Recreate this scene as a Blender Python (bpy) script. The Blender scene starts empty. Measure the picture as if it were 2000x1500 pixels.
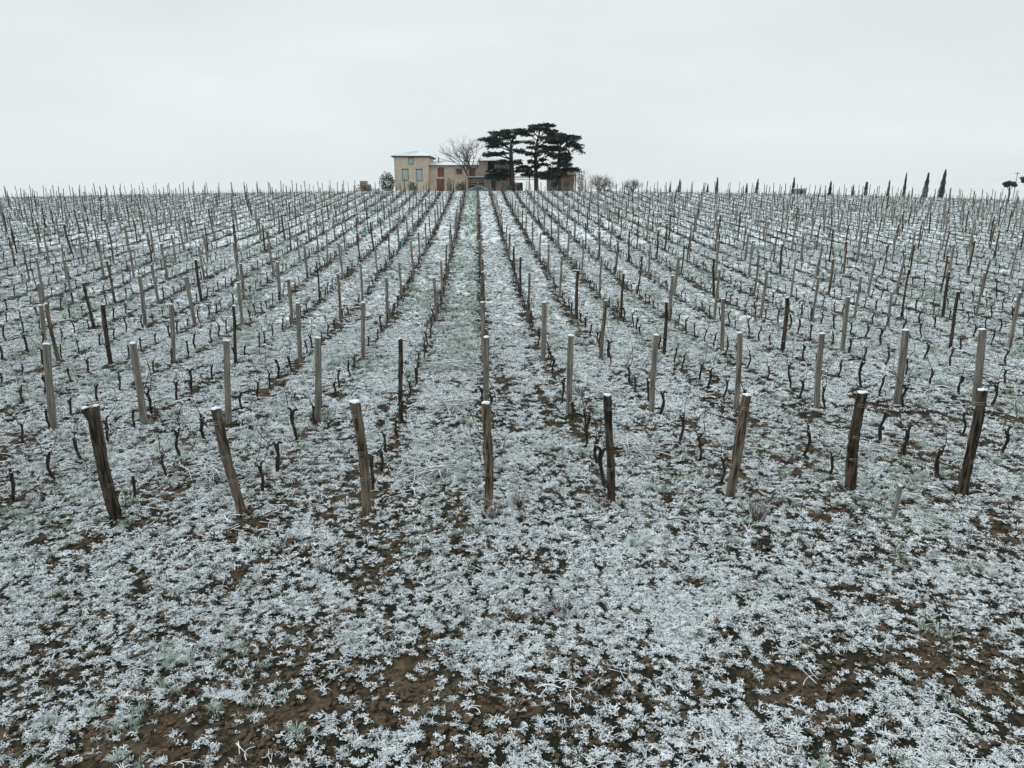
import bpy, math, random
import numpy as np
from mathutils import Vector, Matrix, Euler, noise as mnoise

rnd = random.Random(7)
RS = np.random.RandomState(11)
scene = bpy.context.scene
COL = scene.collection

# ---------------------------------------------------------------- camera
F_PX, PITCH, YAW, CZ = 1444.0, math.radians(14.5), math.radians(2.66), 5.0
cam_d = bpy.data.cameras.new("camera")
cam = bpy.data.objects.new("camera", cam_d)
COL.objects.link(cam)
cam.location = (0, 0, CZ)
cam.rotation_euler = (math.pi / 2 - PITCH, 0, -YAW)
cam_d.sensor_width = 36.0
cam_d.lens = 36.0 * F_PX / 2000.0
cam_d.clip_start = 0.1
cam_d.clip_end = 20000
scene.camera = cam

# ---------------------------------------------------------------- sky, sun, exposure
world = bpy.data.worlds.new("World")
scene.world = world
world.use_nodes = True
wn, wl = world.node_tree.nodes, world.node_tree.links
wn.clear()
w_out = wn.new("ShaderNodeOutputWorld")
sky = wn.new("ShaderNodeTexSky")
sky.sky_type = 'NISHITA'
sky.sun_disc = False
sky.sun_elevation = math.radians(52)
sky.sun_rotation = math.radians(-70)
bg_sky = wn.new("ShaderNodeBackground"); bg_sky.inputs[1].default_value = 0.06
wl.new(sky.outputs[0], bg_sky.inputs[0])
tc = wn.new("ShaderNodeTexCoord")
mp = wn.new("ShaderNodeMapping"); mp.inputs["Scale"].default_value = (1.3, 1.3, 5.0)
wl.new(tc.outputs["Generated"], mp.inputs[0])
nz = wn.new("ShaderNodeTexNoise"); nz.inputs["Scale"].default_value = 1.6; nz.inputs["Detail"].default_value = 5
wl.new(mp.outputs[0], nz.inputs["Vector"])
cr = wn.new("ShaderNodeValToRGB")
cr.color_ramp.elements[0].position = 0.3; cr.color_ramp.elements[0].color = (0.735, 0.795, 0.81, 1)
cr.color_ramp.elements[1].position = 0.72; cr.color_ramp.elements[1].color = (0.87, 0.90, 0.905, 1)
wl.new(nz.outputs[0], cr.inputs[0])
bg_cl = wn.new("ShaderNodeBackground"); bg_cl.inputs[1].default_value = 1.0
wl.new(cr.outputs[0], bg_cl.inputs[0])
mixw = wn.new("ShaderNodeMixShader"); mixw.inputs[0].default_value = 0.93
wl.new(bg_sky.outputs[0], mixw.inputs[1]); wl.new(bg_cl.outputs[0], mixw.inputs[2])
wl.new(mixw.outputs[0], w_out.inputs[0])

sun_d = bpy.data.lights.new("sun", 'SUN')
sun_d.energy = 1.5; sun_d.angle = math.radians(45); sun_d.color = (1.0, 0.985, 0.96)
sun = bpy.data.objects.new("sun", sun_d); COL.objects.link(sun)
sun.rotation_euler = (math.radians(38), 0, math.radians(250))

vs = scene.view_settings
vs.view_transform = 'Standard'; vs.look = 'None'; vs.exposure = 0.06; vs.gamma = 1.0
vs.use_curve_mapping = False
scene.cycles.use_denoising = True
scene.cycles.volume_bounces = 3

# ---------------------------------------------------------------- tools
CF = Vector((math.sin(YAW) * math.cos(PITCH), math.cos(YAW) * math.cos(PITCH), -math.sin(PITCH)))
CR = Vector((math.cos(YAW), -math.sin(YAW), 0))
CD = CF.cross(CR)            # down or up
if CD.z > 0: CD = -CD
FH = Vector((math.sin(YAW), math.cos(YAW), 0))
CAM = Vector((0, 0, CZ))

def ray(px, py):
    return CF + CR * ((px - 1000) / F_PX) + CD * ((py - 750) / F_PX)

def at(px, py, D):
    """point seen at px,py on the upright plane D metres ahead"""
    r = ray(px, py)
    return CAM + r * (D / r.dot(FH))

def project(x, y, z):
    dx, dy, dz = x - CAM.x, y - CAM.y, z - CAM.z
    Z = dx * CF.x + dy * CF.y + dz * CF.z
    u = dx * CR.x + dy * CR.y + dz * CR.z
    v = dx * CD.x + dy * CD.y + dz * CD.z
    return 1000 + F_PX * u / Z, 750 + F_PX * v / Z, Z

def _hash(ix, iy, seed):
    n = (ix.astype(np.int64) * 374761393 + iy.astype(np.int64) * 668265263 + seed * 1442695041) & 0xffffffff
    n = ((n ^ (n >> 13)) * 1274126177) & 0xffffffff
    return ((n ^ (n >> 16)) & 0xffffff) / float(0xffffff)

def gn(x, y, seed=0):
    """2-D gradient noise, about -1..1"""
    x0 = np.floor(x); y0 = np.floor(y)
    fx = x - x0; fy = y - y0
    ux = fx * fx * fx * (fx * (fx * 6 - 15) + 10); uy = fy * fy * fy * (fy * (fy * 6 - 15) + 10)
    def g(ix, iy, dx, dy):
        a = _hash(ix, iy, seed) * 2 * np.pi
        return np.cos(a) * dx + np.sin(a) * dy
    n00 = g(x0, y0, fx, fy); n10 = g(x0 + 1, y0, fx - 1, fy)
    n01 = g(x0, y0 + 1, fx, fy - 1); n11 = g(x0 + 1, y0 + 1, fx - 1, fy - 1)
    return ((n00 * (1 - ux) + n10 * ux) * (1 - uy) + (n01 * (1 - ux) + n11 * ux) * uy) * 1.5

def fbm(x, y, oct=3, seed=0):
    s = 0; a = 1.0; t = 0
    for o in range(oct):
        s = s + a * gn(x * 2 ** o + 17.3 * o, y * 2 ** o - 9.1 * o, seed + o); t += a; a *= 0.5
    return s / t

PY_ = np.array([-4000, -300, -60, 0, 6, 11.3, 17, 24, 31, 37.9, 46.9, 53.6, 61.2, 70.2, 83.4, 102.7, 116, 124, 130, 140, 165, 200, 300, 500, 1000, 4200.])
PZ_ = np.array([30, 8, 1.5, .3, .12, 0.02, -.17, -.33, -.36, -.24, .33, .62, 1.02, 1.61, 2.35, 3.43, 4.42, 5.05, 5.35, 4.75, 4.6, 3.5, -1, -8, -18, -30.])
_sy = np.arange(-100, 400, 0.5)
_sz = np.interp(_sy, PY_, PZ_)
_k = np.hanning(13); _k /= _k.sum()
_szs = np.convolve(np.pad(_sz, 6, mode='edge'), _k, mode='valid')

def base_h(x, y):
    x = np.asarray(x, float); y = np.asarray(y, float)
    z = np.where((y > -99) & (y < 399), np.interp(y, _sy, _szs), np.interp(y, PY_, PZ_))
    xc = np.clip(x, -160, 160)
    z = z - 1.75e-4 * np.clip(y / 120, 0, 1) * xc ** 2
    z = z + 0.010 * np.clip(x, -14, 14) * np.clip((45 - y) / 30, 0, 1)
    far = np.clip((np.hypot(x, y) - 260) / 1200, 0, 1)
    z = z + far * 14 * fbm(x / 900, y / 900, 3, 40)
    return z

ROW0, ROWS = 0.19, 2.0
def fine_h(x, y):
    r = np.hypot(x, y)
    fade = np.clip((150 - r) / 60, 0, 1)
    lod = np.clip((40 - r) / 15, 0, 1)
    rowp = (x - ROW0) / ROWS; rowd = np.abs(rowp - np.round(rowp)) * ROWS
    z = 0.05 * fbm(x * .6, y * .6, 2, 3)
    z = z + 0.035 * np.exp(-(rowd / .3) ** 2)
    c = gn(x * 3.2, y * 3.2, 8)
    z = z + 0.035 * c
    c2 = 1 - np.abs(gn(x * 8, y * 8, 9))
    z = z + 0.030 * (c2 - .6) * (0.4 + 0.6 * lod)
    z = z + 0.016 * gn(x * 19, y * 19, 10) * lod
    z = z + 0.010 * gn(x * 41, y * 41, 12) * np.clip((20 - r) / 6, 0, 1)
    return z * fade

def H(x, y):
    x = np.asarray(x, float); y = np.asarray(y, float)
    return base_h(x, y) + fine_h(x, y)

def cover(x, y):
    """how much of the ground the snow and weeds cover, 0..1"""
    r = np.hypot(x, y)
    c = 0.60 + 0.50 * fbm(x * 1.1, y * .8, 3, 21) + 0.26 * fbm(x * .25, y * .2, 2, 25)
    rowp = (x - ROW0) / ROWS; rowd = np.abs(rowp - np.round(rowp)) * ROWS
    inv = np.clip((y - 9) / 3, 0, 1)
    fr = np.clip((y - 14) / 16, 0, 1)
    c = c - ((0.30 + .34 * fr) * np.exp(-(rowd / (.24 + .04 * fr)) ** 2) - .06 - .08 * fr) * inv + .09 * np.clip((12 - y) / 4, 0, 1)
    trk = np.exp(-((rowd - .52) / .13) ** 2) * np.clip(0.45 + 1.5 * gn(x * .3, y * .16, 33), 0, 1)
    c = c - 0.40 * trk * np.clip((34 - y) / 16, 0, 1) * inv
    yy = y + 0.4 * gn(x * .5, y * 0, 50) - 0.07 * x
    lft = np.clip((1.0 - x) / 3, 0, 1)
    band = np.exp(-((yy - (6.4 - .25 * lft)) / (.5 + .25 * lft)) ** 2) * np.clip(.85 + 1.0 * gn(x * .6, y * 1.0, 52) + .7 * gn(x * 2.2, y * 2.2, 53), 0.0, 1)
    c = c - 0.50 * band
    c = c + 0.22 * np.clip((y - 11) / 12, 0, 1) + 0.12 * np.clip((y - 26) / 40, 0, 1)
    return c

def clump(x, y):
    """close-set tufts and gaps, coarser further up the slope"""
    f = np.clip(y, 0, 1e9); k = np.clip((f - 13) / 8, 0, 1)
    a = 3.2 * gn(x * 4.2, y * 4.2, 71) + 8.0 * gn(x * 8.5, y * 8.5, 72)
    b = 3.6 * gn(x * 1.7, y * 1.9, 73) + 9.5 * gn(x * 4.6, y * 4.6, 74)
    return a * (1 - k) + b * k

def green(x, y):
    rowp = (x - ROW0) / ROWS
    aisle = np.floor(rowp)
    g = fbm(x * .35, y * .12, 2, 61) + 0.5 * gn(x * 2, y * 2, 63)
    g = g + np.where(aisle == -1, .45, 0) * np.clip((y - 18) / 10, 0, 1) - np.where(aisle == 0, .3, 0)
    return g

# ---------------------------------------------------------------- materials
MATS = {}
def mat(name, col, col2=None, rough=0.85, scale=6.0, stretch=None, bump=0.0, metallic=0.0, detail=6, lo=.35, hi=.65, spec=.25):
    if name in MATS: return MATS[name]
    m = bpy.data.materials.new(name); m.use_nodes = True
    n, l = m.node_tree.nodes, m.node_tree.links
    b = n["Principled BSDF"]
    b.inputs["Roughness"].default_value = rough
    b.inputs["Metallic"].default_value = metallic
    b.inputs["Specular IOR Level"].default_value = spec
    if col2 is None:
        col2 = tuple(c * .8 for c in col)
    t = n.new("ShaderNodeTexCoord"); mpn = n.new("ShaderNodeMapping")
    l.new(t.outputs["Object"], mpn.inputs[0])
    if stretch: mpn.inputs["Scale"].default_value = stretch
    oi = n.new("ShaderNodeObjectInfo")
    ad = n.new("ShaderNodeVectorMath"); ad.operation = 'ADD'
    l.new(mpn.outputs[0], ad.inputs[0])
    cmb = n.new("ShaderNodeCombineXYZ")
    mu = n.new("ShaderNodeMath"); mu.operation = 'MULTIPLY'; mu.inputs[1].default_value = 37.0
    l.new(oi.outputs["Random"], mu.inputs[0]); l.new(mu.outputs[0], cmb.inputs[0]); l.new(mu.outputs[0], cmb.inputs[2])
    l.new(cmb.outputs[0], ad.inputs[1])
    x = n.new("ShaderNodeTexNoise"); x.inputs["Scale"].default_value = scale; x.inputs["Detail"].default_value = detail
    l.new(ad.outputs[0], x.inputs["Vector"])
    r = n.new("ShaderNodeValToRGB")
    r.color_ramp.elements[0].position = lo; r.color_ramp.elements[0].color = (*col, 1)
    r.color_ramp.elements[1].position = hi; r.color_ramp.elements[1].color = (*col2, 1)
    l.new(x.outputs[0], r.inputs[0]); l.new(r.outputs[0], b.inputs["Base Color"])
    if bump:
        bp = n.new("ShaderNodeBump"); bp.inputs["Strength"].default_value = bump; bp.inputs["Distance"].default_value = 0.02
        l.new(x.outputs[0], bp.inputs["Height"]); l.new(bp.outputs[0], b.inputs["Normal"])
    MATS[name] = m
    return m

SNOW = (0.85, 0.905, 0.93)
m_snow = mat("snow", SNOW, (0.70, 0.77, 0.81), rough=.7, scale=30, bump=.3)
m_blade_snow = mat("snow_on_weeds", (0.84, 0.90, 0.93), (0.62, 0.71, 0.72), rough=.75, scale=14, lo=.42, hi=.75)
m_leaf = mat("weed_leaf", (0.018, 0.026, 0.014), (0.04, 0.044, 0.024), scale=25)
m_grass_g = mat("winter_grass", (0.055, 0.085, 0.04), (0.10, 0.13, 0.07), scale=20)
m_frost_g = mat("frosted_grass", (0.58, 0.67, 0.63), (0.27, 0.36, 0.28), scale=20)
m_soil = mat("soil_clod", (0.12, 0.092, 0.06), (0.045, 0.034, 0.023), scale=30, bump=.5)
m_twig = mat("dead_twig", (0.05, 0.036, 0.03), (0.09, 0.06, 0.05), scale=30)
m_vine = mat("vine_bark", (0.014, 0.012, 0.010), (0.055, 0.042, 0.033), scale=26, stretch=(1, 1, .25), bump=.8, rough=.95)
m_cane = mat("vine_cane", (0.075, 0.042, 0.032), (0.04, 0.026, 0.02), scale=30)
m_post = mat("weathered_wood", (0.28, 0.265, 0.235), (0.11, 0.098, 0.08), scale=16, stretch=(1.6, 1.6, .12), bump=.6, rough=.9)
m_postd = mat("dark_rough_wood", (0.10, 0.078, 0.054), (0.014, 0.011, 0.009), lo=.38, hi=.6, scale=14, stretch=(1.5, 1.5, .22), bump=1.0, rough=.95)
m_postm = mat("brown_split_wood", (0.20, 0.165, 0.12), (0.035, 0.027, 0.02), lo=.4, hi=.62, scale=15, stretch=(1.6, 1.6, .16), bump=.9, rough=.95)
m_wire = mat("galvanised_wire", (0.30, 0.31, 0.31), rough=.5, metallic=.6)
m_render = mat("old_render", (0.66, 0.57, 0.455), (0.55, 0.475, 0.375), scale=1.1, bump=.1)
m_render2 = mat("grey_render", (0.54, 0.46, 0.39), (0.43, 0.37, 0.315), scale=1.4, bump=.1)
m_brick = mat("orange_brick", (0.42, 0.22, 0.10), (0.30, 0.19, 0.11), scale=3)
m_stone = mat("pale_stone", (0.30, 0.27, 0.23), (0.20, 0.18, 0.15), scale=4, bump=.4)
m_red = mat("red_paint", (0.27, 0.10, 0.072), (0.21, 0.08, 0.06), scale=5)
m_blue = mat("pale_blue_paint", (0.46, 0.58, 0.60), (0.36, 0.47, 0.50), scale=5)
m_lintel = mat("dark_lintel", (0.10, 0.085, 0.07), scale=4)
m_tile = mat("clay_tile", (0.20, 0.13, 0.09), (0.12, 0.09, 0.07), scale=5)
m_roofsnow = mat("snowy_roof", (0.74, 0.80, 0.84), (0.60, 0.65, 0.67), scale=2.5, lo=.45, hi=.72)
m_dark = mat("dark_timber", (0.035, 0.03, 0.027), (0.06, 0.05, 0.042), scale=6)
m_glass = mat("dark_glass", (0.03, 0.04, 0.05), rough=.1, spec=.6)
m_bark = mat("tree_bark", (0.035, 0.03, 0.026), (0.075, 0.065, 0.055), scale=4, bump=.5)
m_ced1 = mat("cedar_needles", (0.020, 0.036, 0.028), (0.032, 0.052, 0.040), scale=1.2)
m_ced2 = mat("cedar_needles_pale", (0.04, 0.064, 0.052), (0.028, 0.048, 0.038), scale=1.2)
m_ceds = mat("cedar_needles_snowy", (0.20, 0.27, 0.26), (0.12, 0.17, 0.155), scale=1.2)
m_cyp = mat("cypress_leaf", (0.018, 0.032, 0.024), (0.035, 0.052, 0.038), scale=2)
m_bush = mat("bush_leaf", (0.06, 0.085, 0.05), (0.10, 0.12, 0.075), scale=3)
m_bushd = mat("bush_leaf_dark", (0.02, 0.035, 0.02), (0.04, 0.06, 0.035), scale=3)
m_dead = mat("brown_leaf", (0.22, 0.13, 0.07), (0.30, 0.22, 0.14), scale=3)
m_teal = mat("teal_plastic", (0.03, 0.38, 0.40), (0.05, 0.30, 0.33), scale=5, rough=.5)
m_carp = mat("car_paint", (0.10, 0.17, 0.21), rough=.35, spec=.5)
m_tyre = mat("tyre_rubber", (0.02, 0.02, 0.02))
m_rim = mat("wheel_rim", (0.35, 0.36, 0.37), rough=.4, metallic=.6)
m_lamp = mat("lamp_lens", (0.35, 0.08, 0.06), rough=.2)
m_drygrass = mat("dry_weed", (0.16, 0.115, 0.075), (0.09, 0.065, 0.045), scale=20)

# ---------------------------------------------------------------- mesh builder
class MB:
    def __init__(s): s.v = []; s.f = []; s.m = []
    def add(s, vs_, fs, mi=0):
        o = len(s.v); s.v.extend([tuple(p) for p in vs_]); s.f.extend([tuple(i + o for i in f) for f in fs])
        s.m.extend(mi if isinstance(mi, list) else [mi] * len(fs))
    def box(s, a, b, mi=0):
        x0, y0, z0 = a; x1, y1, z1 = b
        s.add([(x0, y0, z0), (x1, y0, z0), (x1, y1, z0), (x0, y1, z0), (x0, y0, z1), (x1, y0, z1), (x1, y1, z1), (x0, y1, z1)],
              [(3, 2, 1, 0), (4, 5, 6, 7), (0, 1, 5, 4), (1, 2, 6, 5), (2, 3, 7, 6), (3, 0, 4, 7)], mi)
    def tube(s, pts, rad, n=6, mi=0, jit=0.0, cap=True, sq=0.0, r_=None):
        r_ = r_ or rnd
        pts = [Vector(p) for p in pts]; K = len(pts); vs_ = []; fs = []; up = Vector((0.31, 0.11, .94))
        for k in range(K):
            d = (pts[min(k + 1, K - 1)] - pts[max(k - 1, 0)])
            if d.length < 1e-9: d = Vector((0, 0, 1))
            d.normalize()
            a = d.cross(Vector((1, 0, 0)) if abs(d.x) < .8 else Vector((0, 1, 0))).normalized(); b = d.cross(a)
            R = rad[k] if hasattr(rad, '__len__') else rad
            for j in range(n):
                t = 2 * math.pi * j / n
                c_, s_ = math.cos(t), math.sin(t)
                q = 1.0
                if sq: q = 1 + sq * (1 / max(abs(c_), abs(s_)) - 1)
                q *= 1 + jit * (r_.random() - .5)
                vs_.append(pts[k] + (a * c_ + b * s_) * R * q)
        for k in range(K - 1):
            for j in range(n):
                fs.append((k * n + j, k * n + (j + 1) % n, (k + 1) * n + (j + 1) % n, (k + 1) * n + j))
        if cap:
            fs.append(tuple(range(n - 1, -1, -1))); fs.append(tuple((K - 1) * n + j for j in range(n)))
        s.add(vs_, fs, mi)
    def mesh(s, name, mats, smooth=False):
        me = bpy.data.meshes.new(name); me.from_pydata(s.v, [], s.f)
        for m in mats: me.materials.append(m)
        if len(mats) > 1: me.polygons.foreach_set("material_index", s.m)
        if smooth: me.polygons.foreach_set("use_smooth", [True] * len(me.polygons))
        me.update(); return me

def np_mesh(name, V, T, mats, mi=None, smooth=False):
    """fast mesh from vertex and polygon arrays (T: n x k)"""
    me = bpy.data.meshes.new(name)
    me.vertices.add(len(V)); me.vertices.foreach_set("co", V.astype(np.float32).ravel())
    k = T.shape[1]
    me.loops.add(T.size); me.loops.foreach_set("vertex_index", T.astype(np.int32).ravel())
    me.polygons.add(len(T)); me.polygons.foreach_set("loop_start", np.arange(0, T.size, k, dtype=np.int32))
    for m in mats: me.materials.append(m)
    if mi is not None: me.polygons.foreach_set("material_index", mi.astype(np.int32))
    me.polygons.foreach_set("use_smooth", np.full(len(T), smooth))
    me.update(calc_edges=True); return me

def ob(name, me, parent=None, loc=None):
    o = bpy.data.objects.new(name, me); COL.objects.link(o)
    if parent: o.parent = parent
    if loc is not None: o.location = loc
    return o

def tag(o, label=None, cat=None, group=None, kind=None):
    if label: o["label"] = label
    if cat: o["category"] = cat
    if group: o["group"] = group
    if kind: o["kind"] = kind
    return o

def thing(name, label, cat, loc=(0, 0, 0), rot=(0, 0, 0), group=None):
    o = bpy.data.objects.new(name, None); COL.objects.link(o); o.location = loc; o.rotation_euler = rot
    o.empty_display_size = .2
    return tag(o, label, cat, group)

# ---------------------------------------------------------------- ground sheet
def build_ground():
    a = [0.0]
    front = np.radians(np.linspace(-46, 46, 900))
    side = np.radians(np.linspace(46, 314, 90)[1:-1])
    ang = np.concatenate([front, side]) + YAW
    rr = [0.6, 1.2, 1.9, 2.6, 3.2]
    r = 3.6
    while r < 4200:
        rr.append(r)
        if r < 40: r += max(0.014, 0.8 * r * r / 3700)
        elif r < 140: r += 0.42
        elif r < 300: r += 6
        else: r *= 1.12
    rr.append(4200)
    rr = np.array(rr)
    A, R = np.meshgrid(ang, rr)
    X = R * np.sin(A); Y = R * np.cos(A)
    Z = H(X, Y)
    nr, na = X.shape
    V = np.stack([X.ravel(), Y.ravel(), Z.ravel()], 1)
    i = np.arange(nr - 1)[:, None] * na; j = np.arange(na)[None, :]; j2 = (j + 1) % na
    T = np.stack([(i + j).ravel(), (i + na + j).ravel(), (i + na + j2).ravel(), (i + j2).ravel()], 1)[:, ::-1]
    # inner disc as one ring of quads to a tiny centre ring
    me = np_mesh("ground", V, T, [], smooth=True)
    c = cover(X, Y).ravel(); g = green(X, Y).ravel()
    hi = (fine_h(X, Y) - 0.03).ravel()
    at_ = me.attributes.new("cover", 'FLOAT', 'POINT'); at_.data.foreach_set("value", (c + hi * 2.0 + .040 * np.clip(clump(X, Y).ravel(), -5, 5) * np.clip((75 - np.hypot(X, Y).ravel()) / 30, 0, 1)).astype(np.float32))
    at_ = me.attributes.new("green", 'FLOAT', 'POINT'); at_.data.foreach_set("value", g.astype(np.float32))
    return me

def ground_mat():
    m = bpy.data.materials.new("snow_dusted_soil"); m.use_nodes = True
    n, l = m.node_tree.nodes, m.node_tree.links
    b = n["Principled BSDF"]; b.inputs["Roughness"].default_value = .9; b.inputs["Specular IOR Level"].default_value = .15
    t = n.new("ShaderNodeTexCoord")
    def noise(scale, detail=5, rough=.6, dist=0.0, st=None):
        x = n.new("ShaderNodeTexNoise"); x.inputs["Scale"].default_value = scale
        x.inputs["Detail"].default_value = detail; x.inputs["Roughness"].default_value = rough
        x.inputs["Distortion"].default_value = dist
        if st:
            q = n.new("ShaderNodeMapping"); q.inputs["Scale"].default_value = st
            l.new(t.outputs["Object"], q.inputs[0]); l.new(q.outputs[0], x.inputs["Vector"])
        else: l.new(t.outputs["Object"], x.inputs["Vector"])
        return x
    def math_(op, a, b_=None, c_=None, clamp=False):
        x = n.new("ShaderNodeMath"); x.operation = op; x.use_clamp = clamp
        for k, v in enumerate((a, b_, c_)):
            if v is None: continue
            if isinstance(v, (int, float)): x.inputs[k].default_value = v
            else: l.new(v, x.inputs[k])
        return x.outputs[0]
    n1 = noise(13, 6, .62, .6); n2 = noise(42, 4, .6, .4); n3 = noise(2.6, 4, .6)
    cov = n.new("ShaderNodeAttribute"); cov.attribute_name = "cover"
    grn = n.new("ShaderNodeAttribute"); grn.attribute_name = "green"
    s = math_('ADD', math_('MULTIPLY', n1.outputs[0], 1.5), math_('MULTIPLY', n2.outputs[0], .9))
    s = math_('ADD', s, math_('MULTIPLY', n3.outputs[0], .5))
    s = math_('ADD', s, math_('MULTIPLY', cov.outputs["Fac"], 1.0))     # about 1.45 + cover
    mr = n.new("ShaderNodeMapRange"); mr.interpolation_type = 'SMOOTHSTEP'
    mr.inputs["From Min"].default_value = 2.20; mr.inputs["From Max"].default_value = 2.28
    l.new(s, mr.inputs[0])
    # soil colours
    so = n.new("ShaderNodeValToRGB")
    e = so.color_ramp.elements
    e[0].position = .36; e[0].color = (.022, .017, .011, 1); e[1].position = .66; e[1].color = (.17, .130, .084, 1)
    e2 = so.color_ramp.elements.new(.5); e2.color = (.092, .070, .045, 1)
    n4 = noise(7, 7, .65); l.new(n4.outputs[0], so.inputs[0])
    # leaf litter, plus shade in the weed gaps painted into the colour by cover
    lf = n.new("ShaderNodeMix"); lf.data_type = 'RGBA'
    lf.inputs[7].default_value = (.018, .019, .012, 1)
    l.new(so.outputs[0], lf.inputs[6])
    cm = n.new("ShaderNodeMapRange"); cm.inputs["From Min"].default_value = .05; cm.inputs["From Max"].default_value = .42
    l.new(cov.outputs["Fac"], cm.inputs[0]); l.new(cm.outputs[0], lf.inputs[0])
    sn = n.new("ShaderNodeMix"); sn.data_type = 'RGBA'
    sn.inputs[6].default_value = (.75, .81, .85, 1); sn.inputs[7].default_value = (.48, .60, .57, 1)
    gm = n.new("ShaderNodeMapRange"); gm.inputs["From Min"].default_value = 0.0; gm.inputs["From Max"].default_value = .7
    l.new(grn.outputs["Fac"], gm.inputs[0]); l.new(gm.outputs[0], sn.inputs[0])
    mx = n.new("ShaderNodeMix"); mx.data_type = 'RGBA'
    l.new(mr.outputs[0], mx.inputs[0]); l.new(lf.outputs[2], mx.inputs[6]); l.new(sn.outputs[2], mx.inputs[7])
    l.new(mx.outputs[2], b.inputs["Base Color"])
    bp = n.new("ShaderNodeBump"); bp.inputs["Strength"].default_value = .8; bp.inputs["Distance"].default_value = .03
    l.new(s, bp.inputs["Height"]); l.new(bp.outputs[0], b.inputs["Normal"])
    return m

gm_ = build_ground(); gm_.materials.append(ground_mat())
tag(ob("ground", gm_), kind="structure", label="vineyard soil dusted with patchy snow")

# ---------------------------------------------------------------- snowy weeds, clods and twigs on the ground
PROTO = bpy.data.collections.new("ground_cover_pieces")
def proto(name, mb, mats, smooth=False):
    o = bpy.data.objects.new(name, mb.mesh(name, mats, smooth)); PROTO.objects.link(o); return o

ICO_V = [Vector(v).normalized() for v in [(0, -.53, .85), (0, .53, .85), (.85, 0, .53), (-.85, 0, .53), (.53, .85, 0), (-.53, .85, 0), (.53, -.85, 0), (-.53, -.85, 0), (.85, 0, -.53), (-.85, 0, -.53), (0, .53, -.85), (0, -.53, -.85)]]
ICO_F = [(0, 2, 1), (0, 1, 3), (1, 2, 4), (1, 4, 5), (1, 5, 3), (0, 3, 7), (0, 7, 6), (0, 6, 2), (2, 6, 8), (2, 8, 4), (3, 5, 9), (3, 9, 7), (10, 4, 8), (10, 5, 4), (10, 9, 5), (11, 6, 7), (11, 8, 6), (11, 7, 9), (10, 8, 11), (10, 11, 9)]

def blob(mb, c, r, sx=1, sy=1, sz=.7, top=0, under=1, q=rnd):
    M = Matrix.Rotation(q.random() * 6.28, 3, 'Z')
    vs_ = []
    for v in ICO_V:
        k = r * (1 + .35 * (q.random() - .5))
        vs_.append(Vector(c) + M @ Vector((v.x * k * sx, v.y * k * sy, v.z * k * sz)))
    mi = []
    for f in ICO_F:
        zz = sum(ICO_V[i].z for i in f) / 3
        mi.append(top if zz > -.28 else under)
    mb.add(vs_, ICO_F, mi)

def blade(mb, base, az, L, w, lift, top=0, under=1, seg=3, q=rnd):
    """a grass blade lying outwards: snow ridge above, leaf below"""
    d = Vector((math.cos(az), math.sin(az), 0)); s = Vector((-d.y, d.x, 0))
    vs_ = []
    for k in range(seg + 1):
        t = k / seg
        p = Vector(base) + d * L * t + Vector((0, 0, lift * math.sin(t * 2.3) - .012 * t)) + s * (q.random() - .5) * L * .12
        ww = w * (1 - .8 * t) * .5
        vs_ += [p - s * ww, p + Vector((0, 0, ww * 1.0)), p + s * ww]
    fs = []; mi = []
    for k in range(seg):
        o = k * 3
        fs += [(o, o + 3, o + 4, o + 1), (o + 1, o + 4, o + 5, o + 2), (o + 2, o + 5, o + 3, o)]
        mi += [top, top, under]
    mb.add(vs_, fs, mi)

def leaf(mb, pts, w, top=0, under=1):
    """a ragged lying leaf: snow above, dark leaf below"""
    V = []; n_ = len(pts)
    for k, p in enumerate(pts):
        d = pts[min(k + 1, n_ - 1)] - pts[max(k - 1, 0)]; s_ = Vector((-d.y, d.x, 0)); s_ = s_.normalized() if s_.length > 1e-6 else Vector((1, 0, 0))
        V += [p - s_ * w[k], p - s_ * w[k] * .4 + Vector((0, 0, w[k] * .95)), p + s_ * w[k] * .5 + Vector((0, 0, w[k] * .85)), p + s_ * w[k], p - Vector((0, 0, w[k] * .9))]
    F = []; M = []
    for k in range(n_ - 1):
        o = k * 5
        for j in range(5):
            F.append((o + j, o + 5 + j, o + 5 + (j + 1) % 5, o + (j + 1) % 5)); M.append(top if j < 3 else under)
    F += [(0, 1, 2, 3, 4), tuple((n_ - 1) * 5 + j for j in (4, 3, 2, 1, 0))]; M += [top, top]
    mb.add(V, F, M)

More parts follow.
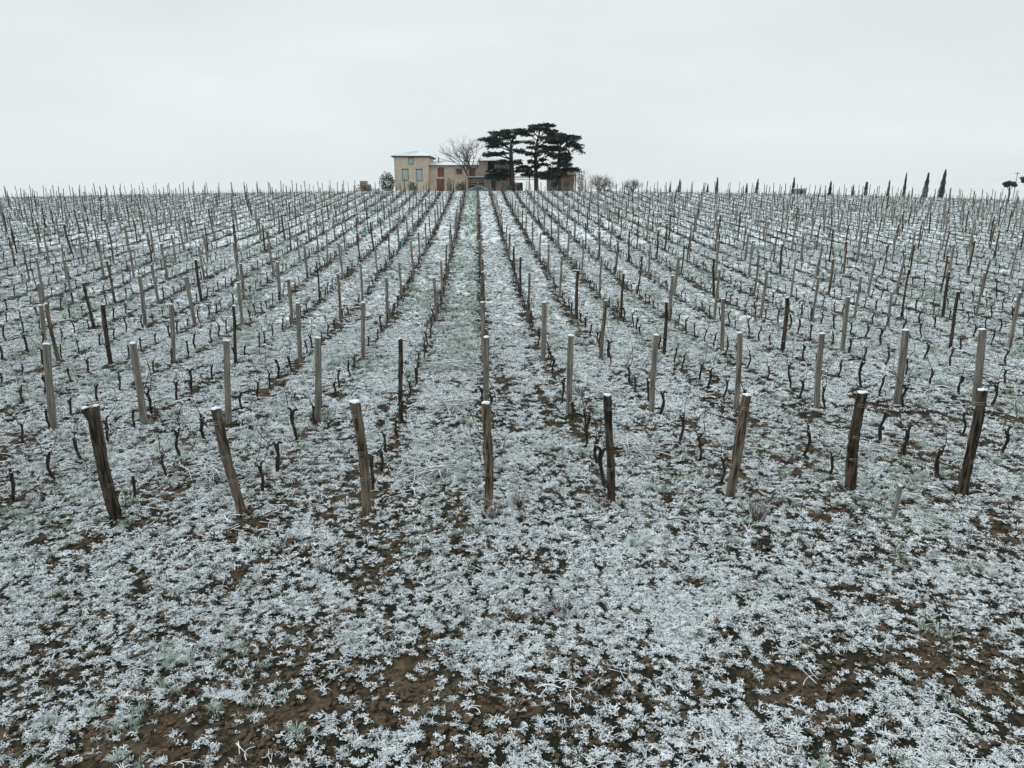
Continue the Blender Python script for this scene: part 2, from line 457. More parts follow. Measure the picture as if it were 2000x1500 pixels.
q = random.Random(5)
protos = []
for k in range(5):      # arching tufts, snow lying on the blades
    mb = MB()
    for j in range(17):
        a = q.random() * 6.28; r0 = q.random() * .03
        blade(mb, (math.cos(a) * r0, math.sin(a) * r0, -.005), a + (q.random() - .5), .05 + q.random() * .09, .008 + q.random() * .009, .02 + q.random() * .06, q=q)
    proto("snowy_tuft", mb, [m_blade_snow, m_leaf])
for k in range(7):      # low leafy weeds: ragged snow-laden leaves and a few lumps
    mb = MB()
    for arm in range(5 + k % 4):
        a = q.random() * 6.28; p = Vector((q.uniform(-.02, .02), q.uniform(-.02, .02), .006 + q.random() * .02)); d = a
        nn = q.choice([3, 4, 5]); pts = [p.copy()]
        for m in range(nn):
            d += q.gauss(0, .55); p = p + Vector((math.cos(d), math.sin(d), q.uniform(-.25, .45))) * q.uniform(.010, .021); p.z = max(p.z, .004); pts.append(p.copy())
            if q.random() < .45:
                leaf(mb, [p, p + Vector((math.cos(d + 1.2 * q.choice([-1, 1])), math.sin(d + 1.2 * q.choice([-1, 1])), .2)) * q.uniform(.012, .026)], [q.uniform(.005, .008), q.uniform(.002, .006)])
        tp = 1 if q.random() < .30 else 0
        leaf(mb, pts, [q.uniform(.0035, .0085) for _ in pts], tp)
    for m in range(3 + k % 3):
        a = q.random() * 6.28; r0 = .07 * q.random()
        blob(mb, (math.cos(a) * r0, math.sin(a) * r0, .012 + .03 * q.random()), .006 + .009 * q.random(), 1.7, .8, .7, q=q)
    proto("snowy_weed", mb, [m_snow, m_leaf])
for k in range(4):      # dark undergrowth and dead leaves that hold no snow
    mb = MB()
    for j in range(9):
        a = q.random() * 6.28; r0 = q.random() * .07
        blade(mb, (math.cos(a) * r0, math.sin(a) * r0, .004), q.random() * 6.28, .03 + q.random() * .07, .006 + q.random() * .012, .015 + q.random() * .04, 0, 1, q=q)
    proto("bare_weed", mb, [m_leaf if k < 3 else m_drygrass, m_leaf])
for k in range(3):      # frosted green grass
    mb = MB()
    for j in range(30):
        a = q.random() * 6.28; r0 = q.random() * .04
        blade(mb, (math.cos(a) * r0, math.sin(a) * r0, 0), a, .04 + q.random() * .07, .007 + q.random() * .006, .04 + q.random() * .06, q=q)
    proto("frosted_tuft", mb, [m_frost_g, m_grass_g])
for k in range(3):      # fallen twigs under snow
    mb = MB()
    for j in range(3):
        a = q.random() * 6.28; x0 = (q.random() - .5) * .1; y0 = (q.random() - .5) * .1
        d = Vector((math.cos(a), math.sin(a), 0)); sd = Vector((-d.y, d.x, 0)); L = .12 + q.random() * .18; c_ = (q.random() - .5) * .12
        pts = [Vector((x0, y0, .018)) + d * L * (t - .5) + sd * c_ * (t - .5) ** 2 * 4 + Vector((0, 0, .02 * math.sin(3 * t))) for t in (0, .25, .5, .75, 1)]
        mb.tube(pts, [.003 + .004 * q.random() for _ in pts], 4, 0); mb.tube([p - Vector((0, 0, .006)) for p in pts], .0045, 4, 1)
    proto("snowy_twigs", mb, [m_snow, m_twig])
for k in range(3):      # bare clods
    mb = MB()
    for j in range(6):
        a = q.random() * 6.28; r0 = q.random() * .07
        blob(mb, (math.cos(a) * r0, math.sin(a) * r0, .004), .012 + .018 * q.random(), 1.2, 1, .6, 1, 1, q=q)
    proto("soil_crumbs", mb, [m_snow, m_soil])
pn = [o.name for o in PROTO.objects]
pn_sorted = sorted(range(len(pn)), key=lambda i: pn[i])      # collection info sorts children by name
slot = {}
for pos, i in enumerate(pn_sorted): slot.setdefault(pn[i].split('.')[0], []).append(pos)

def scatter_nodes(name):
    ng = bpy.data.node_groups.new(name, 'GeometryNodeTree')
    ng.interface.new_socket("Geometry", in_out='INPUT', socket_type='NodeSocketGeometry')
    ng.interface.new_socket("Geometry", in_out='OUTPUT', socket_type='NodeSocketGeometry')
    n, l = ng.nodes, ng.links
    i = n.new("NodeGroupInput"); o = n.new("NodeGroupOutput")
    ip = n.new("GeometryNodeInstanceOnPoints"); ci = n.new("GeometryNodeCollectionInfo")
    ci.inputs[0].default_value = PROTO; ci.inputs[1].default_value = True; ci.inputs[2].default_value = True
    def na(nm, ty):
        x = n.new("GeometryNodeInputNamedAttribute"); x.data_type = ty; x.inputs[0].default_value = nm; return x.outputs[0]
    l.new(i.outputs[0], ip.inputs["Points"]); l.new(ci.outputs[0], ip.inputs["Instance"])
    ip.inputs["Pick Instance"].default_value = True
    l.new(na("pidx", 'INT'), ip.inputs["Instance Index"])
    l.new(na("prot", 'FLOAT_VECTOR'), ip.inputs["Rotation"]); l.new(na("pscl", 'FLOAT_VECTOR'), ip.inputs["Scale"])
    l.new(ip.outputs[0], o.inputs[0])
    return ng
NG = scatter_nodes("scatter_pieces")

def scatter(name, label, P, idx, rot, scl):
    me = bpy.data.meshes.new(name); me.vertices.add(len(P)); me.vertices.foreach_set("co", P.astype(np.float32).ravel())
    a = me.attributes.new("pidx", 'INT', 'POINT'); a.data.foreach_set("value", idx.astype(np.int32))
    a = me.attributes.new("prot", 'FLOAT_VECTOR', 'POINT'); a.data.foreach_set("vector", rot.astype(np.float32).ravel())
    a = me.attributes.new("pscl", 'FLOAT_VECTOR', 'POINT'); a.data.foreach_set("vector", scl.astype(np.float32).ravel())
    me.update()
    o = ob(name, me); md = o.modifiers.new("scatter", 'NODES'); md.node_group = NG
    tag(o, label, kind="stuff"); return o

def sample(y0, y1, dens, margin=3.0):
    A = 0.75 * (y1 ** 2 - y0 ** 2) + 2 * margin * (y1 - y0)
    N = int(A * dens)
    y = y0 + (y1 - y0) * RS.rand(N * 2)
    wmax = .75 * y1 + margin
    x = (RS.rand(N * 2) * 2 - 1) * wmax + .046 * y
    k = np.abs(x - .046 * y) < .75 * y + margin
    x, y = x[k], y[k]
    # uniform in the trapezoid
    m = int(N); return x[:m], y[:m]

def place_cover(name, label, kinds, zones, want):
    PX, IX, RT, SC = [], [], [], []
    for (y0, y1, dens, s0, s1) in zones:
        x, y = sample(y0, y1, dens)
        keep = want(x, y) > RS.rand(len(x))
        x, y = x[keep], y[keep]; n_ = len(x)
        z = H(x, y)
        PX.append(np.stack([x, y, z], 1))
        opts = np.array([s for kd, w in kinds for s in slot[kd] * w])
        IX.append(opts[RS.randint(0, len(opts), n_)])
        RT.append(np.stack([RS.randn(n_) * .12, RS.randn(n_) * .12, RS.rand(n_) * 6.283], 1))
        s = s0 + (s1 - s0) * RS.rand(n_)
        SC.append(np.stack([s * (0.8 + .4 * RS.rand(n_)), s * (0.8 + .4 * RS.rand(n_)), s * 1.12], 1))
    scatter(name, label, np.concatenate(PX), np.concatenate(IX), np.concatenate(RT), np.concatenate(SC))

sig = lambda t: 1 / (1 + np.exp(-np.clip(t, -30, 30)))
place_cover("snowy_weeds", "low weeds and grass capped with snow across the vineyard",
            [("snowy_tuft", 2), ("snowy_weed", 6), ("bare_weed", 3)],
            [(3.6, 9, 1150, .26, .66), (9, 16, 560, .38, .9), (16, 30, 170, .62, 1.35), (30, 60, 26, 1.1, 2.0), (60, 128, 4.5, 1.6, 2.8)],
            lambda x, y: sig((cover(x, y) - .69) * 9 + clump(x, y)))
place_cover("frosted_grass", "green grass tufts frosted with thin snow",
            [("frosted_tuft", 1)],
            [(3.6, 16, 34, .5, 1.0), (16, 40, 12, .9, 1.8), (40, 125, 2.0, 1.6, 2.8)],
            lambda x, y: sig((green(x, y) - .38) * 8) * sig((cover(x, y) - .4) * 9))
place_cover("fallen_twigs", "snow-covered vine twigs scattered over the ground",
            [("snowy_twigs", 1)],
            [(4, 10, 5, .5, 1.0), (10, 18, 6, .6, 1.4), (18, 45, 3, 1, 2.0)],
            lambda x, y: sig((gn(x * .7, y * .7, 77)) * 9) * .8)
place_cover("soil_crumbs", "brown soil crumbs and clods between the snow",
            [("soil_crumbs", 1)],
            [(3.6, 16, 110, .4, 1.2), (16, 36, 14, .8, 1.8)],
            lambda x, y: sig((.62 - cover(x, y)) * 8))

# ---------------------------------------------------------------- posts
ORD = ["front", "second", "third", "fourth", "fifth", "sixth", "seventh", "eighth", "ninth", "tenth", "eleventh", "twelfth",
       "thirteenth", "fourteenth", "fifteenth", "sixteenth", "seventeenth", "eighteenth", "nineteenth", "twentieth"]
def ordn(k):
    if k < 20: return ORD[k]
    t = {2: "twenty", 3: "thirty", 4: "forty"}[(k + 1) // 10]; u = (k + 1) % 10
    if u == 0: return {2: "twentieth", 3: "thirtieth", 4: "fortieth"}[(k + 1) // 10]
    return t + "-" + ["", "first"] [u == 1] if u == 1 else t + "-" + ORD[u - 1]
def rowname(i):
    if i == 0: return "in the central row"
    w = "first" if abs(i) == 1 else ordn(abs(i) - 1)
    return f"{w} row {'left' if i < 0 else 'right'} of centre"

def post_mesh(kind, h, r, seed, taper=.9, notch=False, sides=9, rings=14, bury=.12):
    q = random.Random(seed); mb = MB(); pts = []; rad = []
    ph = q.random() * 6
    for k in range(rings):
        t = k / (rings - 1); z = -bury + (h + bury) * t
        wob = (.012 if kind == 'grey' else .028)
        pts.append((wob * math.sin(t * 4 + ph), wob * math.cos(t * 3.1 + ph * 2), z))
        rad.append(r * (1 - (1 - taper) * t) * (1 + (q.random() - .5) * (.05 if kind == 'grey' else .16)) * (1.12 if t < .05 else 1))
    per = [1 + (q.random() - .5) * (.12 if kind == 'grey' else .28) for _ in range(sides)]
    V = []; F = []
    sq = .55 if kind == 'grey' else .1
    for k in range(rings):
        for j in range(sides):
            a = 2 * math.pi * j / sides + (.3 if kind == 'grey' else k * .04)
            c_, s_ = math.cos(a), math.sin(a)
            R = rad[k] * per[j] * (1 + sq * (1 / max(abs(c_), abs(s_)) - 1)) * (1 + (q.random() - .5) * (.03 if kind == 'grey' else .1))
            V.append((pts[k][0] + c_ * R, pts[k][1] + s_ * R * .88, pts[k][2] + (0 if k < rings - 1 else (q.random() - .5) * .02)))
    for k in range(rings - 1):
        for j in range(sides): F.append((k * sides + j, k * sides + (j + 1) % sides, (k + 1) * sides + (j + 1) % sides, (k + 1) * sides + j))
    F.append(tuple((rings - 1) * sides + j for j in range(sides)))
    mb.add(V, F)
    top = V[(rings - 1) * sides:]
    cx = sum(p[0] for p in top) / sides; cy = sum(p[1] for p in top) / sides; cz = sum(p[2] for p in top) / sides
    # snow cap
    sb = MB(); SV = []; n_ = sides
    for (kk, dz) in ((1.02, -.002), (.96, .012), (.55, .022)):
        for p in top: SV.append((cx + (p[0] - cx) * kk, cy + (p[1] - cy) * kk, p[2] + dz))
    SF = [(k * n_ + j, k * n_ + (j + 1) % n_, (k + 1) * n_ + (j + 1) % n_, (k + 1) * n_ + j) for k in range(2) for j in range(n_)]
    SF.append(tuple(2 * n_ + j for j in range(n_)))
    sb.add(SV, SF)
    return mb, sb

m_by = {'grey': m_post, 'dark': m_postd, 'brown': m_postm}
P_PROTO = []
for k, kd in enumerate(['grey'] * 7 + ['dark'] * 4 + ['brown'] * 3):
    a, b = post_mesh(kd, 2.02, {'grey': .066, 'dark': .06, 'brown': .062}[kd] * (0.88 + .06 * (k % 5)), 100 + k, taper={'grey': .97, 'dark': .85, 'brown': .9}[kd])
    P_PROTO.append((kd, a.mesh("post_wood", [m_by[kd]]), b.mesh("post_snow", [m_snow], True)))

wire_mb = MB()
for zz, tl in ((0, .012), (.016, -.01)):
    pts = [(math.cos(t) * .092, math.sin(t) * .085, zz + tl * math.sin(t)) for t in np.linspace(0, 6.283, 13)]
    wire_mb.tube(pts, .0035, 4)
wire_me = wire_mb.mesh("wire_loop", [m_wire])

def mk_post(kd, me_w, me_s, loc, rot, label, sc=(1, 1, 1), wires=()):
    t = thing("vineyard_post", label, "post", loc, rot, "wooden posts of the vineyard rows")
    t.scale = sc
    ob("stake", me_w, t); ob("snow_cap", me_s, t)
    for w in wires: ob("wire_tie", wire_me, t, (0, 0, w))
    return t

DESC = {'grey': ["pale grey squared", "silvery grey split", "smooth pale grey"], 'dark': ["dark rough", "blackish weathered", "dark knotty"], 'brown': ["brown weathered", "brown split"]}
def lean_word(lx):
    return "leaning left" if lx < -.07 else ("leaning right" if lx > .07 else "upright")

def ground_hit(px, py):
    r = ray(px, py); t = 3.0
    for _ in range(4000):
        p = CAM + r * t
        if p.z < float(base_h(p.x, p.y)) + .02: return p
        t += .02 if t < 60 else .1
    return CAM + r * t

# posts whose lean and girth the photograph shows: (row, base px, top px, kind, radius, flags)
HAND = [
    (-3, 0, (230, 1017), (177, 799), 'dark', .090, 'forked'), (-2, 0, (470, 1002), (421, 798), 'brown', .072, ''),
    (-1, 0, (717, 1006), (695, 784), 'brown', .082, ''), (0, 0, (953, 990), (951, 786), 'brown', .070, ''),
    (1, 0, (1190, 982), (1190, 771), 'dark', .070, ''), (2, 0, (1421, 974), (1463, 772), 'brown', .078, ''),
    (3, 0, (1660, 961), (1684, 766), 'dark', .088, ''), (4, 0, (1882, 966), (1915, 761), 'dark', .080, ''),
    (-5, 1, (104, 838), (91, 672), 'grey', .075, ''), (-4, 1, (281, 832), (261, 670), 'grey', .075, ''),
    (-3, 1, (448, 828), (442, 665), 'grey', .066, ''), (-2, 1, (622, 824), (620, 660), 'grey', .068, ''),
    (-1, 1, (786, 828), (779, 662), 'dark', .052, ''), (0, 1, (951, 822), (949, 658), 'grey', .066, ''),
    (1, 1, (1109, 812), (1116, 655), 'grey', .072, ''), (2, 1, (1272, 808), (1282, 654), 'grey', .066, ''),
    (3, 1, (1437, 801), (1446, 650), 'grey', .062, ''), (4, 1, (1595, 800), (1605, 651), 'grey', .064, ''),
    (5, 1, (1751, 793), (1768, 645), 'grey', .080, ''), (6, 1, (1903, 790), (1921, 643), 'grey', .078, ''),
    (-6, 2, (88, 668), (80, 596), 'grey', .07, ''), (-5, 2, (215, 712), (201, 595), 'dark', .066, ''), (-4, 2, (340, 708), (334, 594), 'grey', .062, ''),
    (-3, 2, (463, 706), (454, 598), 'dark', .048, ''), (-2, 2, (588, 712), (581, 592), 'grey', .066, ''), (-1, 2, (710, 708), (709, 591), 'grey', .07, ''),
    (-0, 2, (944, 712), (943, 590), 'grey', .068, ''), (1, 2, (1061, 704), (1063, 590), 'grey', .082, ''),
    (2, 2, (1175, 705), (1181, 587), 'brown', .06, ''), (3, 2, (1298, 697), (1301, 590), 'dark', .06, ''),
    (4, 2, (1410, 690), (1412, 583), 'grey', .06, ''), (5, 2, (1528, 690), (1538, 581), 'dark', .068, ''),
    (6, 2, (1643, 690), (1658, 580), 'grey', .07, ''), (7, 2, (1735, 640), (1741, 570), 'grey', .05, ''),
]
hand_keys = set((h[0], h[1]) for h in HAND)
LINE_Y = [11.35, 17.0, 24.2, 31.2]
while LINE_Y[-1] < 131: LINE_Y.append(LINE_Y[-1] + 6.35)

posts = []   # (row, line, x, y, lx, ly, kind, height, size)
row_r = {}
for i in range(-52, 53):
    off = rnd.uniform(-.5, .5); row_r[i] = off
    dx_row = ROW0 + ROWS * i
    for k, ly_ in enumerate(LINE_Y):
        if (i, k) in hand_keys: continue
        y = ly_ + (off + .35 * rnd.uniform(-1, 1) if k > 2 else .25 * rnd.uniform(-1, 1))
        if y > 130: continue
        if abs(dx_row) > .80 * y + 6: continue
        x = dx_row + rnd.uniform(-.05, .05)
        u = rnd.random()
        kd = 'grey' if u < .52 else ('dark' if u < .82 else 'brown')
        big = rnd.gauss(0, 1)
        lean_x = rnd.gauss(0, .026) + .05 * math.tanh(x / 9)
        posts.append((i, k, x, y, lean_x, rnd.gauss(0, .03), kd, rnd.uniform(.9, 1.06), rnd.random()))

hand_built = 0
for (row, line, b, t_, kd, r, fl) in HAND:
    base = ground_hit(*b)
    D = (base - CAM).dot(FH)
    top = at(t_[0], t_[1], D)
    base.z = float(H(base.x, base.y))
    vec = top - base
    h = vec.length
    a, s_ = post_mesh(kd, h, r * (1.0), 300 + hand_built, taper={'grey': .98, 'dark': .92, 'brown': .95}[kd], rings=20, sides=11)
    if fl == 'forked':
        # the head splits into two short stubs with a cleft between
        hx = []
        for (ox, hh) in ((-.055, .0), (.06, .015)):
            a.tube([(ox * .4, 0, h - .16), (ox * 1.1, 0, h - .07), (ox * 1.5, 0, h + .02 + hh)], [.06, .058, .055], 8, 0, jit=.12)
        caps = []
        for (ox, hh) in ((-.055, .0), (.06, .015)):
            s_ = MB(); blob(s_, (ox * 1.5, 0, h + .03 + hh), .058, 1.05, 1, .35, 0, 0); caps.append(s_)
        s_ = caps[0]
    me_w = a.mesh("post_wood", [m_by[kd]]); me_s = s_.mesh("post_snow", [m_snow], True)
    rot = Vector((0, 0, 1)).rotation_difference(vec.normalized()).to_euler()
    ang = vec.dot(CR) / h
    d = DESC[kd][hand_built % len(DESC[kd])]
    if fl: d = "thick dark fork-topped"
    lab = f"{d} post, {lean_word(ang)}, {ordn(line)} post line, {rowname(row)}"
    pt_ = mk_post(kd, me_w, me_s, base, rot, lab, wires=((h - .22, h * .55, h * .32) if line == 0 else ()))
    if fl == 'forked': ob("snow_cap", caps[1].mesh("post_snow", [m_snow], True), pt_)
    hand_built += 1

# near posts by size on the picture, the rest as one mass
def post_info(p):
    z = float(H(p[2], p[3])); px, py, Z = project(p[2], p[3], z)
    px2, py2, _ = project(p[2], p[3], z + 2)
    vis = -10 < px < 2010 and py2 < 1500
    return z, Z, vis
infos = [(p,) + post_info(p) for p in posts]
infos.sort(key=lambda a: (not a[3], a[2]))
n_ind = 300 - hand_built
near_posts, far_posts = infos[:n_ind], infos[n_ind:]
for (p, z, Z, vis) in near_posts:
    i, k, x, y, lx, ly, kd, hs, sz = p
    c = [a for a in P_PROTO if a[0] == kd]; pr = c[int(sz * 997) % len(c)]
    lab = f"{DESC[kd][int(sz * 100) % len(DESC[kd])]} post, {lean_word(lx)}, {ordn(k)} post line, {rowname(i)}"
    mk_post(kd, pr[1], pr[2], (x, y, z), (-ly, lx, sz * 1.2 - .6), lab, (0.8 + .35 * sz, 0.8 + .35 * sz, hs))

def mass(name, label, items, parts):
    """items: list of (proto index, matrix 3x3, location); parts: list of (V, T, mats idx) arrays"""
    Vs, Ts, Ms = [], [], []; o = 0
    by = {}
    for (pi, M, loc) in items: by.setdefault(pi, []).append((M, loc))
    for pi, L in by.items():
        V, T, mi = parts[pi]
        Ms_ = np.array([m for m, _ in L]); Ls = np.array([l for _, l in L])
        W = np.einsum('nij,vj->nvi', Ms_, V) + Ls[:, None, :]
        n_ = len(L); nv = len(V)
        TT = T[None] + (np.arange(n_) * nv)[:, None, None] + o
        Vs.append(W.reshape(-1, 3)); Ts.append(TT.reshape(-1, T.shape[1])); Ms.append(np.tile(mi, n_)); o += n_ * nv
    return np.concatenate(Vs), np.concatenate(Ts), np.concatenate(Ms)

def rotm(rx, ry, rz, sx=1, sy=1, sz=1):
    M = Euler((rx, ry, rz)).to_matrix() @ Matrix.Diagonal((sx, sy, sz))
    return np.array(M)

def tri_arrays(mb):
    V = np.array(mb.v); T = []; M = []
    for f, m in zip(mb.f, mb.m):
        for k in range(1, len(f) - 1): T.append((f[0], f[k], f[k + 1])); M.append(m)
    return V, np.array(T), np.array(M)

fp = []
q = random.Random(31)
for k in range(6):
    mb = MB(); ki = [0, 1, 2][k % 3]
    r = .062
    mb.tube([(0, 0, -.1), (.01 * q.random(), 0, 1.0), (.02 * (q.random() - .5), 0, 2.0)], [r * 1.1, r, r * .92], 6, ki, jit=.2)
    mb.tube([(.0, 0, 2.0), (0, 0, 2.03)], [r * 1.0, r * .6], 6, 3)
    fp.append(tri_arrays(mb))
kidx = {'grey': (0, 3), 'dark': (1, 4), 'brown': (2, 5)}
items = []
for (p, z, Z, vis) in far_posts:
    i, k, x, y, lx, ly, kd, hs, sz = p
    w = (.70 + .36 * sz); hs = hs * .95
    items.append((kidx[kd][sz > .5], rotm(-ly, lx, sz * 6, w, w, hs), (x, y, z)))
V, T, Mi = mass("x", "", items, fp)
tag(ob("distant_vineyard_posts", np_mesh("distant_vineyard_posts", V, T, [m_post, m_postd, m_postm, m_snow], Mi)),
    "hundreds of thin wooden posts crowding towards the hill crest", kind="stuff")

# ---------------------------------------------------------------- vines
def vine_path(q, h):
    lean = q.uniform(-.11, .11); bow = q.uniform(-.045, .045); ph = q.random() * 6
    pts = []
    for k in range(7):
        t = k / 6
        pts.append(Vector((lean * t * h * 1.2 + bow * math.sin(t * 3.1) + .009 * math.sin(9 * t + ph), .03 * math.sin(5 * t + ph), -.05 + (h + .05) * t)))
    return pts
def vine_proto(seed, lod):
    q = random.Random(seed); h = q.uniform(.38, .54); pts = vine_path(q, h)
    n_ = 7 if lod == 0 else 4
    tr = MB(); step = 1 if lod == 0 else 2
    pp = pts[::step] if lod else pts
    R0 = q.uniform(.021, .031)
    rad = [R0 * (1.35 if k == 0 else (1.0 + q.uniform(-.18, .22))) for k in range(len(pp))]; rad[-1] = R0 * 1.45
    tr.tube(pp, rad, n_, 0, jit=.35 if lod == 0 else .1, r_=q)
    head = pts[-1]
    arms = []
    na = q.choice([1, 1, 2, 2, 3])
    for a in range(na):
        s = q.choice([-1, 1]) if na == 1 else (-1 if a == 0 else (1 if a == 1 else .2))
        L = q.uniform(.03, .11)
        e = head + Vector((s * L, q.uniform(-.05, .05), q.uniform(.0, .09)))
        mid = (head + e) / 2 + Vector((0, 0, q.uniform(0, .03)))
        tr.tube([head - Vector((0, 0, .02)), mid, e], [R0 * 1.0, R0 * .75, R0 * .72], max(4, n_ - 2), 0, jit=.3, r_=q)
        arms.append(e)
    canes = []
    for a, e in enumerate(arms):
        if q.random() < .62:
            c = MB(); L = q.uniform(.3, .75); dx = q.uniform(-.45, .45); cv = q.uniform(-.12, .12)
            P = [e + Vector((dx * L * t + cv * math.sin(3.1 * t), .1 * t * q.uniform(-1, 1), L * t)) for t in (0, .25, .5, .75, 1)]
            c.tube(P, [.0085, .007, .0055, .0045, .003], 4, 0, r_=q)
            if q.random() < .5:
                b = P[2]; c.tube([b, b + Vector((q.uniform(-.12, .12), 0, .14))], [.004, .003], 3, 0, r_=q)
            canes.append(c)
    sn = MB()
    sn_pts = [head] + arms
    for e in sn_pts: blob(sn, e + Vector((0, 0, R0 * .72)), R0 * .6, 1.2, 1, .45, 0, 0, q=q)
    return tr, canes, sn
V_PROTO = []
for k in range(14):
    tr, cn, sn = vine_proto(500 + k, 0)
    V_PROTO.append((tr.mesh("vine_wood", [m_vine]), [c.mesh("cane_wood", [m_cane]) for c in cn], sn.mesh("vine_snow", [m_snow], True)))
V_FAR = []
for k in range(10):
    tr, cn, sn = vine_proto(700 + k, 1)
    mb = MB(); mb.add(tr.v, tr.f, 0)
    if k % 4 == 0:
        for c in cn[:1]: mb.add(c.v, c.f, 1)
    c_ = Vector(tr.v[-1]); 
    V_FAR.append(tri_arrays(mb))

hand_pos = {}
vines = []
for i in range(-52, 53):
    xr = ROW0 + ROWS * i
    for k in range(len(LINE_Y) - 1):
        y0, y1 = LINE_Y[k], LINE_Y[k + 1]
        nv = 6 if k else 5
        for j in range(nv):
            y = y0 + (y1 - y0) * (j + .55) / (nv + .1) + rnd.uniform(-.14, .14)
            x = xr + rnd.uniform(-.07, .07) * (1 if k > 2 else 1.5)
            if abs(xr) > .80 * y + 6 or y > 129: continue
            if rnd.random() < .05: continue
            vines.append((i, k, j, x, y, rnd.random(), rnd.random()))
vi = []
for v in vines:
    z = float(H(v[3], v[4])); px, py, Z = project(v[3], v[4], z)
    _, py2, _ = project(v[3], v[4], z + .5)
    vi.append((v, z, Z, (-5 < px < 2005 and py2 < 1500)))
vi.sort(key=lambda a: (not a[3], a[2]))
VD = ["slim dark", "crooked dark", "stout knotty", "gnarled blackish"]
for (v, z, Z, vis) in vi[:300]:
    i, k, j, x, y, a, b = v
    pi = int(a * 9973) % len(V_PROTO); tr, cn, sn = V_PROTO[pi]
    rz = (0 if b < .5 else math.pi) + (a - .5) * 1.4
    lab = f"{VD[pi % 4]} vine stock, {['first', 'second', 'third', 'fourth', 'fifth', 'sixth'][j]} behind the {ordn(k)} post line, {rowname(i)}"
    t = thing("vine_stock", lab, "vine", (x, y, z), (0, 0, rz), "pruned vine stocks along the rows")
    s = .85 + .4 * b; t.scale = (s, s, s * (.9 + .2 * a))
    ob("trunk", tr, t); ob("snow_cap", sn, t)
    for c in cn: ob("cane", c, t)
items = []
for (v, z, Z, vis) in vi[300:]:
    i, k, j, x, y, a, b = v
    s = .78 + .34 * b
    items.append((int(a * 997) % len(V_FAR), rotm(0, .05 * math.tanh(x / 9), (0 if b < .5 else math.pi) + (a - .5) * 1.4, s, s, s), (x, y, z)))
V, T, Mi = mass("x", "", items, V_FAR)
tag(ob("distant_vine_stocks", np_mesh("distant_vine_stocks", V, T, [m_vine, m_cane], Mi)),
    "thousands of small dark vine stocks in rows up the slope", kind="stuff")

# trellis wires, one per row
for i in range(-9, 10):
    xr = ROW0 + ROWS * i
    ys = [y for y in LINE_Y if y > abs(xr) / .8 - 6]
    pts = []
    for y0, y1 in zip(ys[:-1], ys[1:]):
        for t in (0, .5):
            y = y0 + (y1 - y0) * t; pts.append((xr + .06, y, float(base_h(xr, y)) + (.62 if t == 0 else .56)))
    mb = MB(); mb.tube(pts, .0022, 3)
    tag(ob("trellis_wire", mb.mesh("trellis_wire", [m_wire])), f"thin slack wire strung along the vines {'in the central row' if i == 0 else 'of the ' + rowname(i)}", "wire", "trellis wires along the rows")

# teal sleeves, stub stake, weeds, pruning heaps
for n_, (px, py, lab) in enumerate([(713, 458, "topmost teal plastic vine guard, on the upper left slope by a dark post"),
                                    (785, 484, "lowest teal vine guard, beside a grey post left of the aisle"),
                                    (807, 451, "teal vine guard nearest the central aisle, small and upright")]):
    p = ground_hit(px, py); mb = MB()
    mb.tube([(0, 0, 0), (0, 0, .3), (0, 0, .62)], [.075, .07, .075], 8, 0)
    t = thing("vine_guard", lab, "plant guard", (p.x, p.y, float(H(p.x, p.y))), (0, 0, 0), "teal plastic guards on young vines")
    ob("sleeve", mb.mesh("sleeve", [m_teal]), t)
    s = MB(); s.tube([(0, 0, -.05), (.01, 0, .5), (.03, .01, .8)], [.012, .01, .006], 5)
    ob("stem", s.mesh("stem", [m_cane]), t)

p = ground_hit(1744, 1018); a, s_ = post_mesh('grey', .56, .033, 77, rings=8)
t = thing("marker_stake", "short thin grey stake standing alone in front of the rows", "stake", (p.x, p.y, float(H(p.x, p.y))), (0, .07, 0))
ob("stake", a.mesh("stub", [m_post]), t); ob("snow_cap", s_.mesh("stub_snow", [m_snow], True), t)

def weed(px, py, h, n_, lab, spread=.35):
    p = ground_hit(px, py); q = random.Random(px); mb = MB()
    for k in range(n_):
        a = q.random() * 6.28; r0 = q.random() * .1; L = h * q.uniform(.5, 1)
        b = Vector((math.cos(a) * r0, math.sin(a) * r0, -.02)); e = b + Vector((math.cos(a) * spread * L * q.random() * 1.8, math.sin(a) * spread * L * q.random() * 1.8, L))
        m_ = (b + e) / 2 + Vector((q.uniform(-.04, .04), q.uniform(-.04, .04), .03))
        mb.tube([b, m_, e], [.0045, .0038, .002], 3, 0 if q.random() < .8 else 1, r_=q)
        for s in range(3):
            t = q.uniform(.35, .95); c = m_.lerp(e, t); mb.tube([c, c + Vector((q.uniform(-.07, .07), q.uniform(-.07, .07), q.uniform(.01, .07)))], [.003, .002], 3, 0 if q.random() < .7 else 1, r_=q)
    tag(ob("dry_weed", mb.mesh("dry_weed", [m_drygrass, m_snow]), loc=(p.x, p.y, float(H(p.x, p.y)))), lab, "weed", "dry weed clumps in the foreground")
weed(1480, 1022, .42, 55, "tall dry brown weed clump in front of the second row right of centre")
weed(960, 1015, .26, 40, "dry weed clump at the foot of the central front post", .7)
weed(1925, 1075, .42, 7, "sparse thin dry stalks low at the right edge")
weed(1010, 985, .2, 30, "low dry weeds just right of the central front post", .8)
weed(1180, 985, .18, 26, "low dry weeds at the foot of the dark upright front post", .8)
weed(205, 878, .5, 12, "thin pale stems behind the fork-topped front post")
weed(1100, 1190, .22, 30, "flat snowy weed clump in the middle foreground", .9)
weed(640, 1120, .2, 18, "small dry weed tuft left in the foreground", .8)
weed(560, 1070, .26, 12, "loose dry stalks below the second front post from the left", .5)

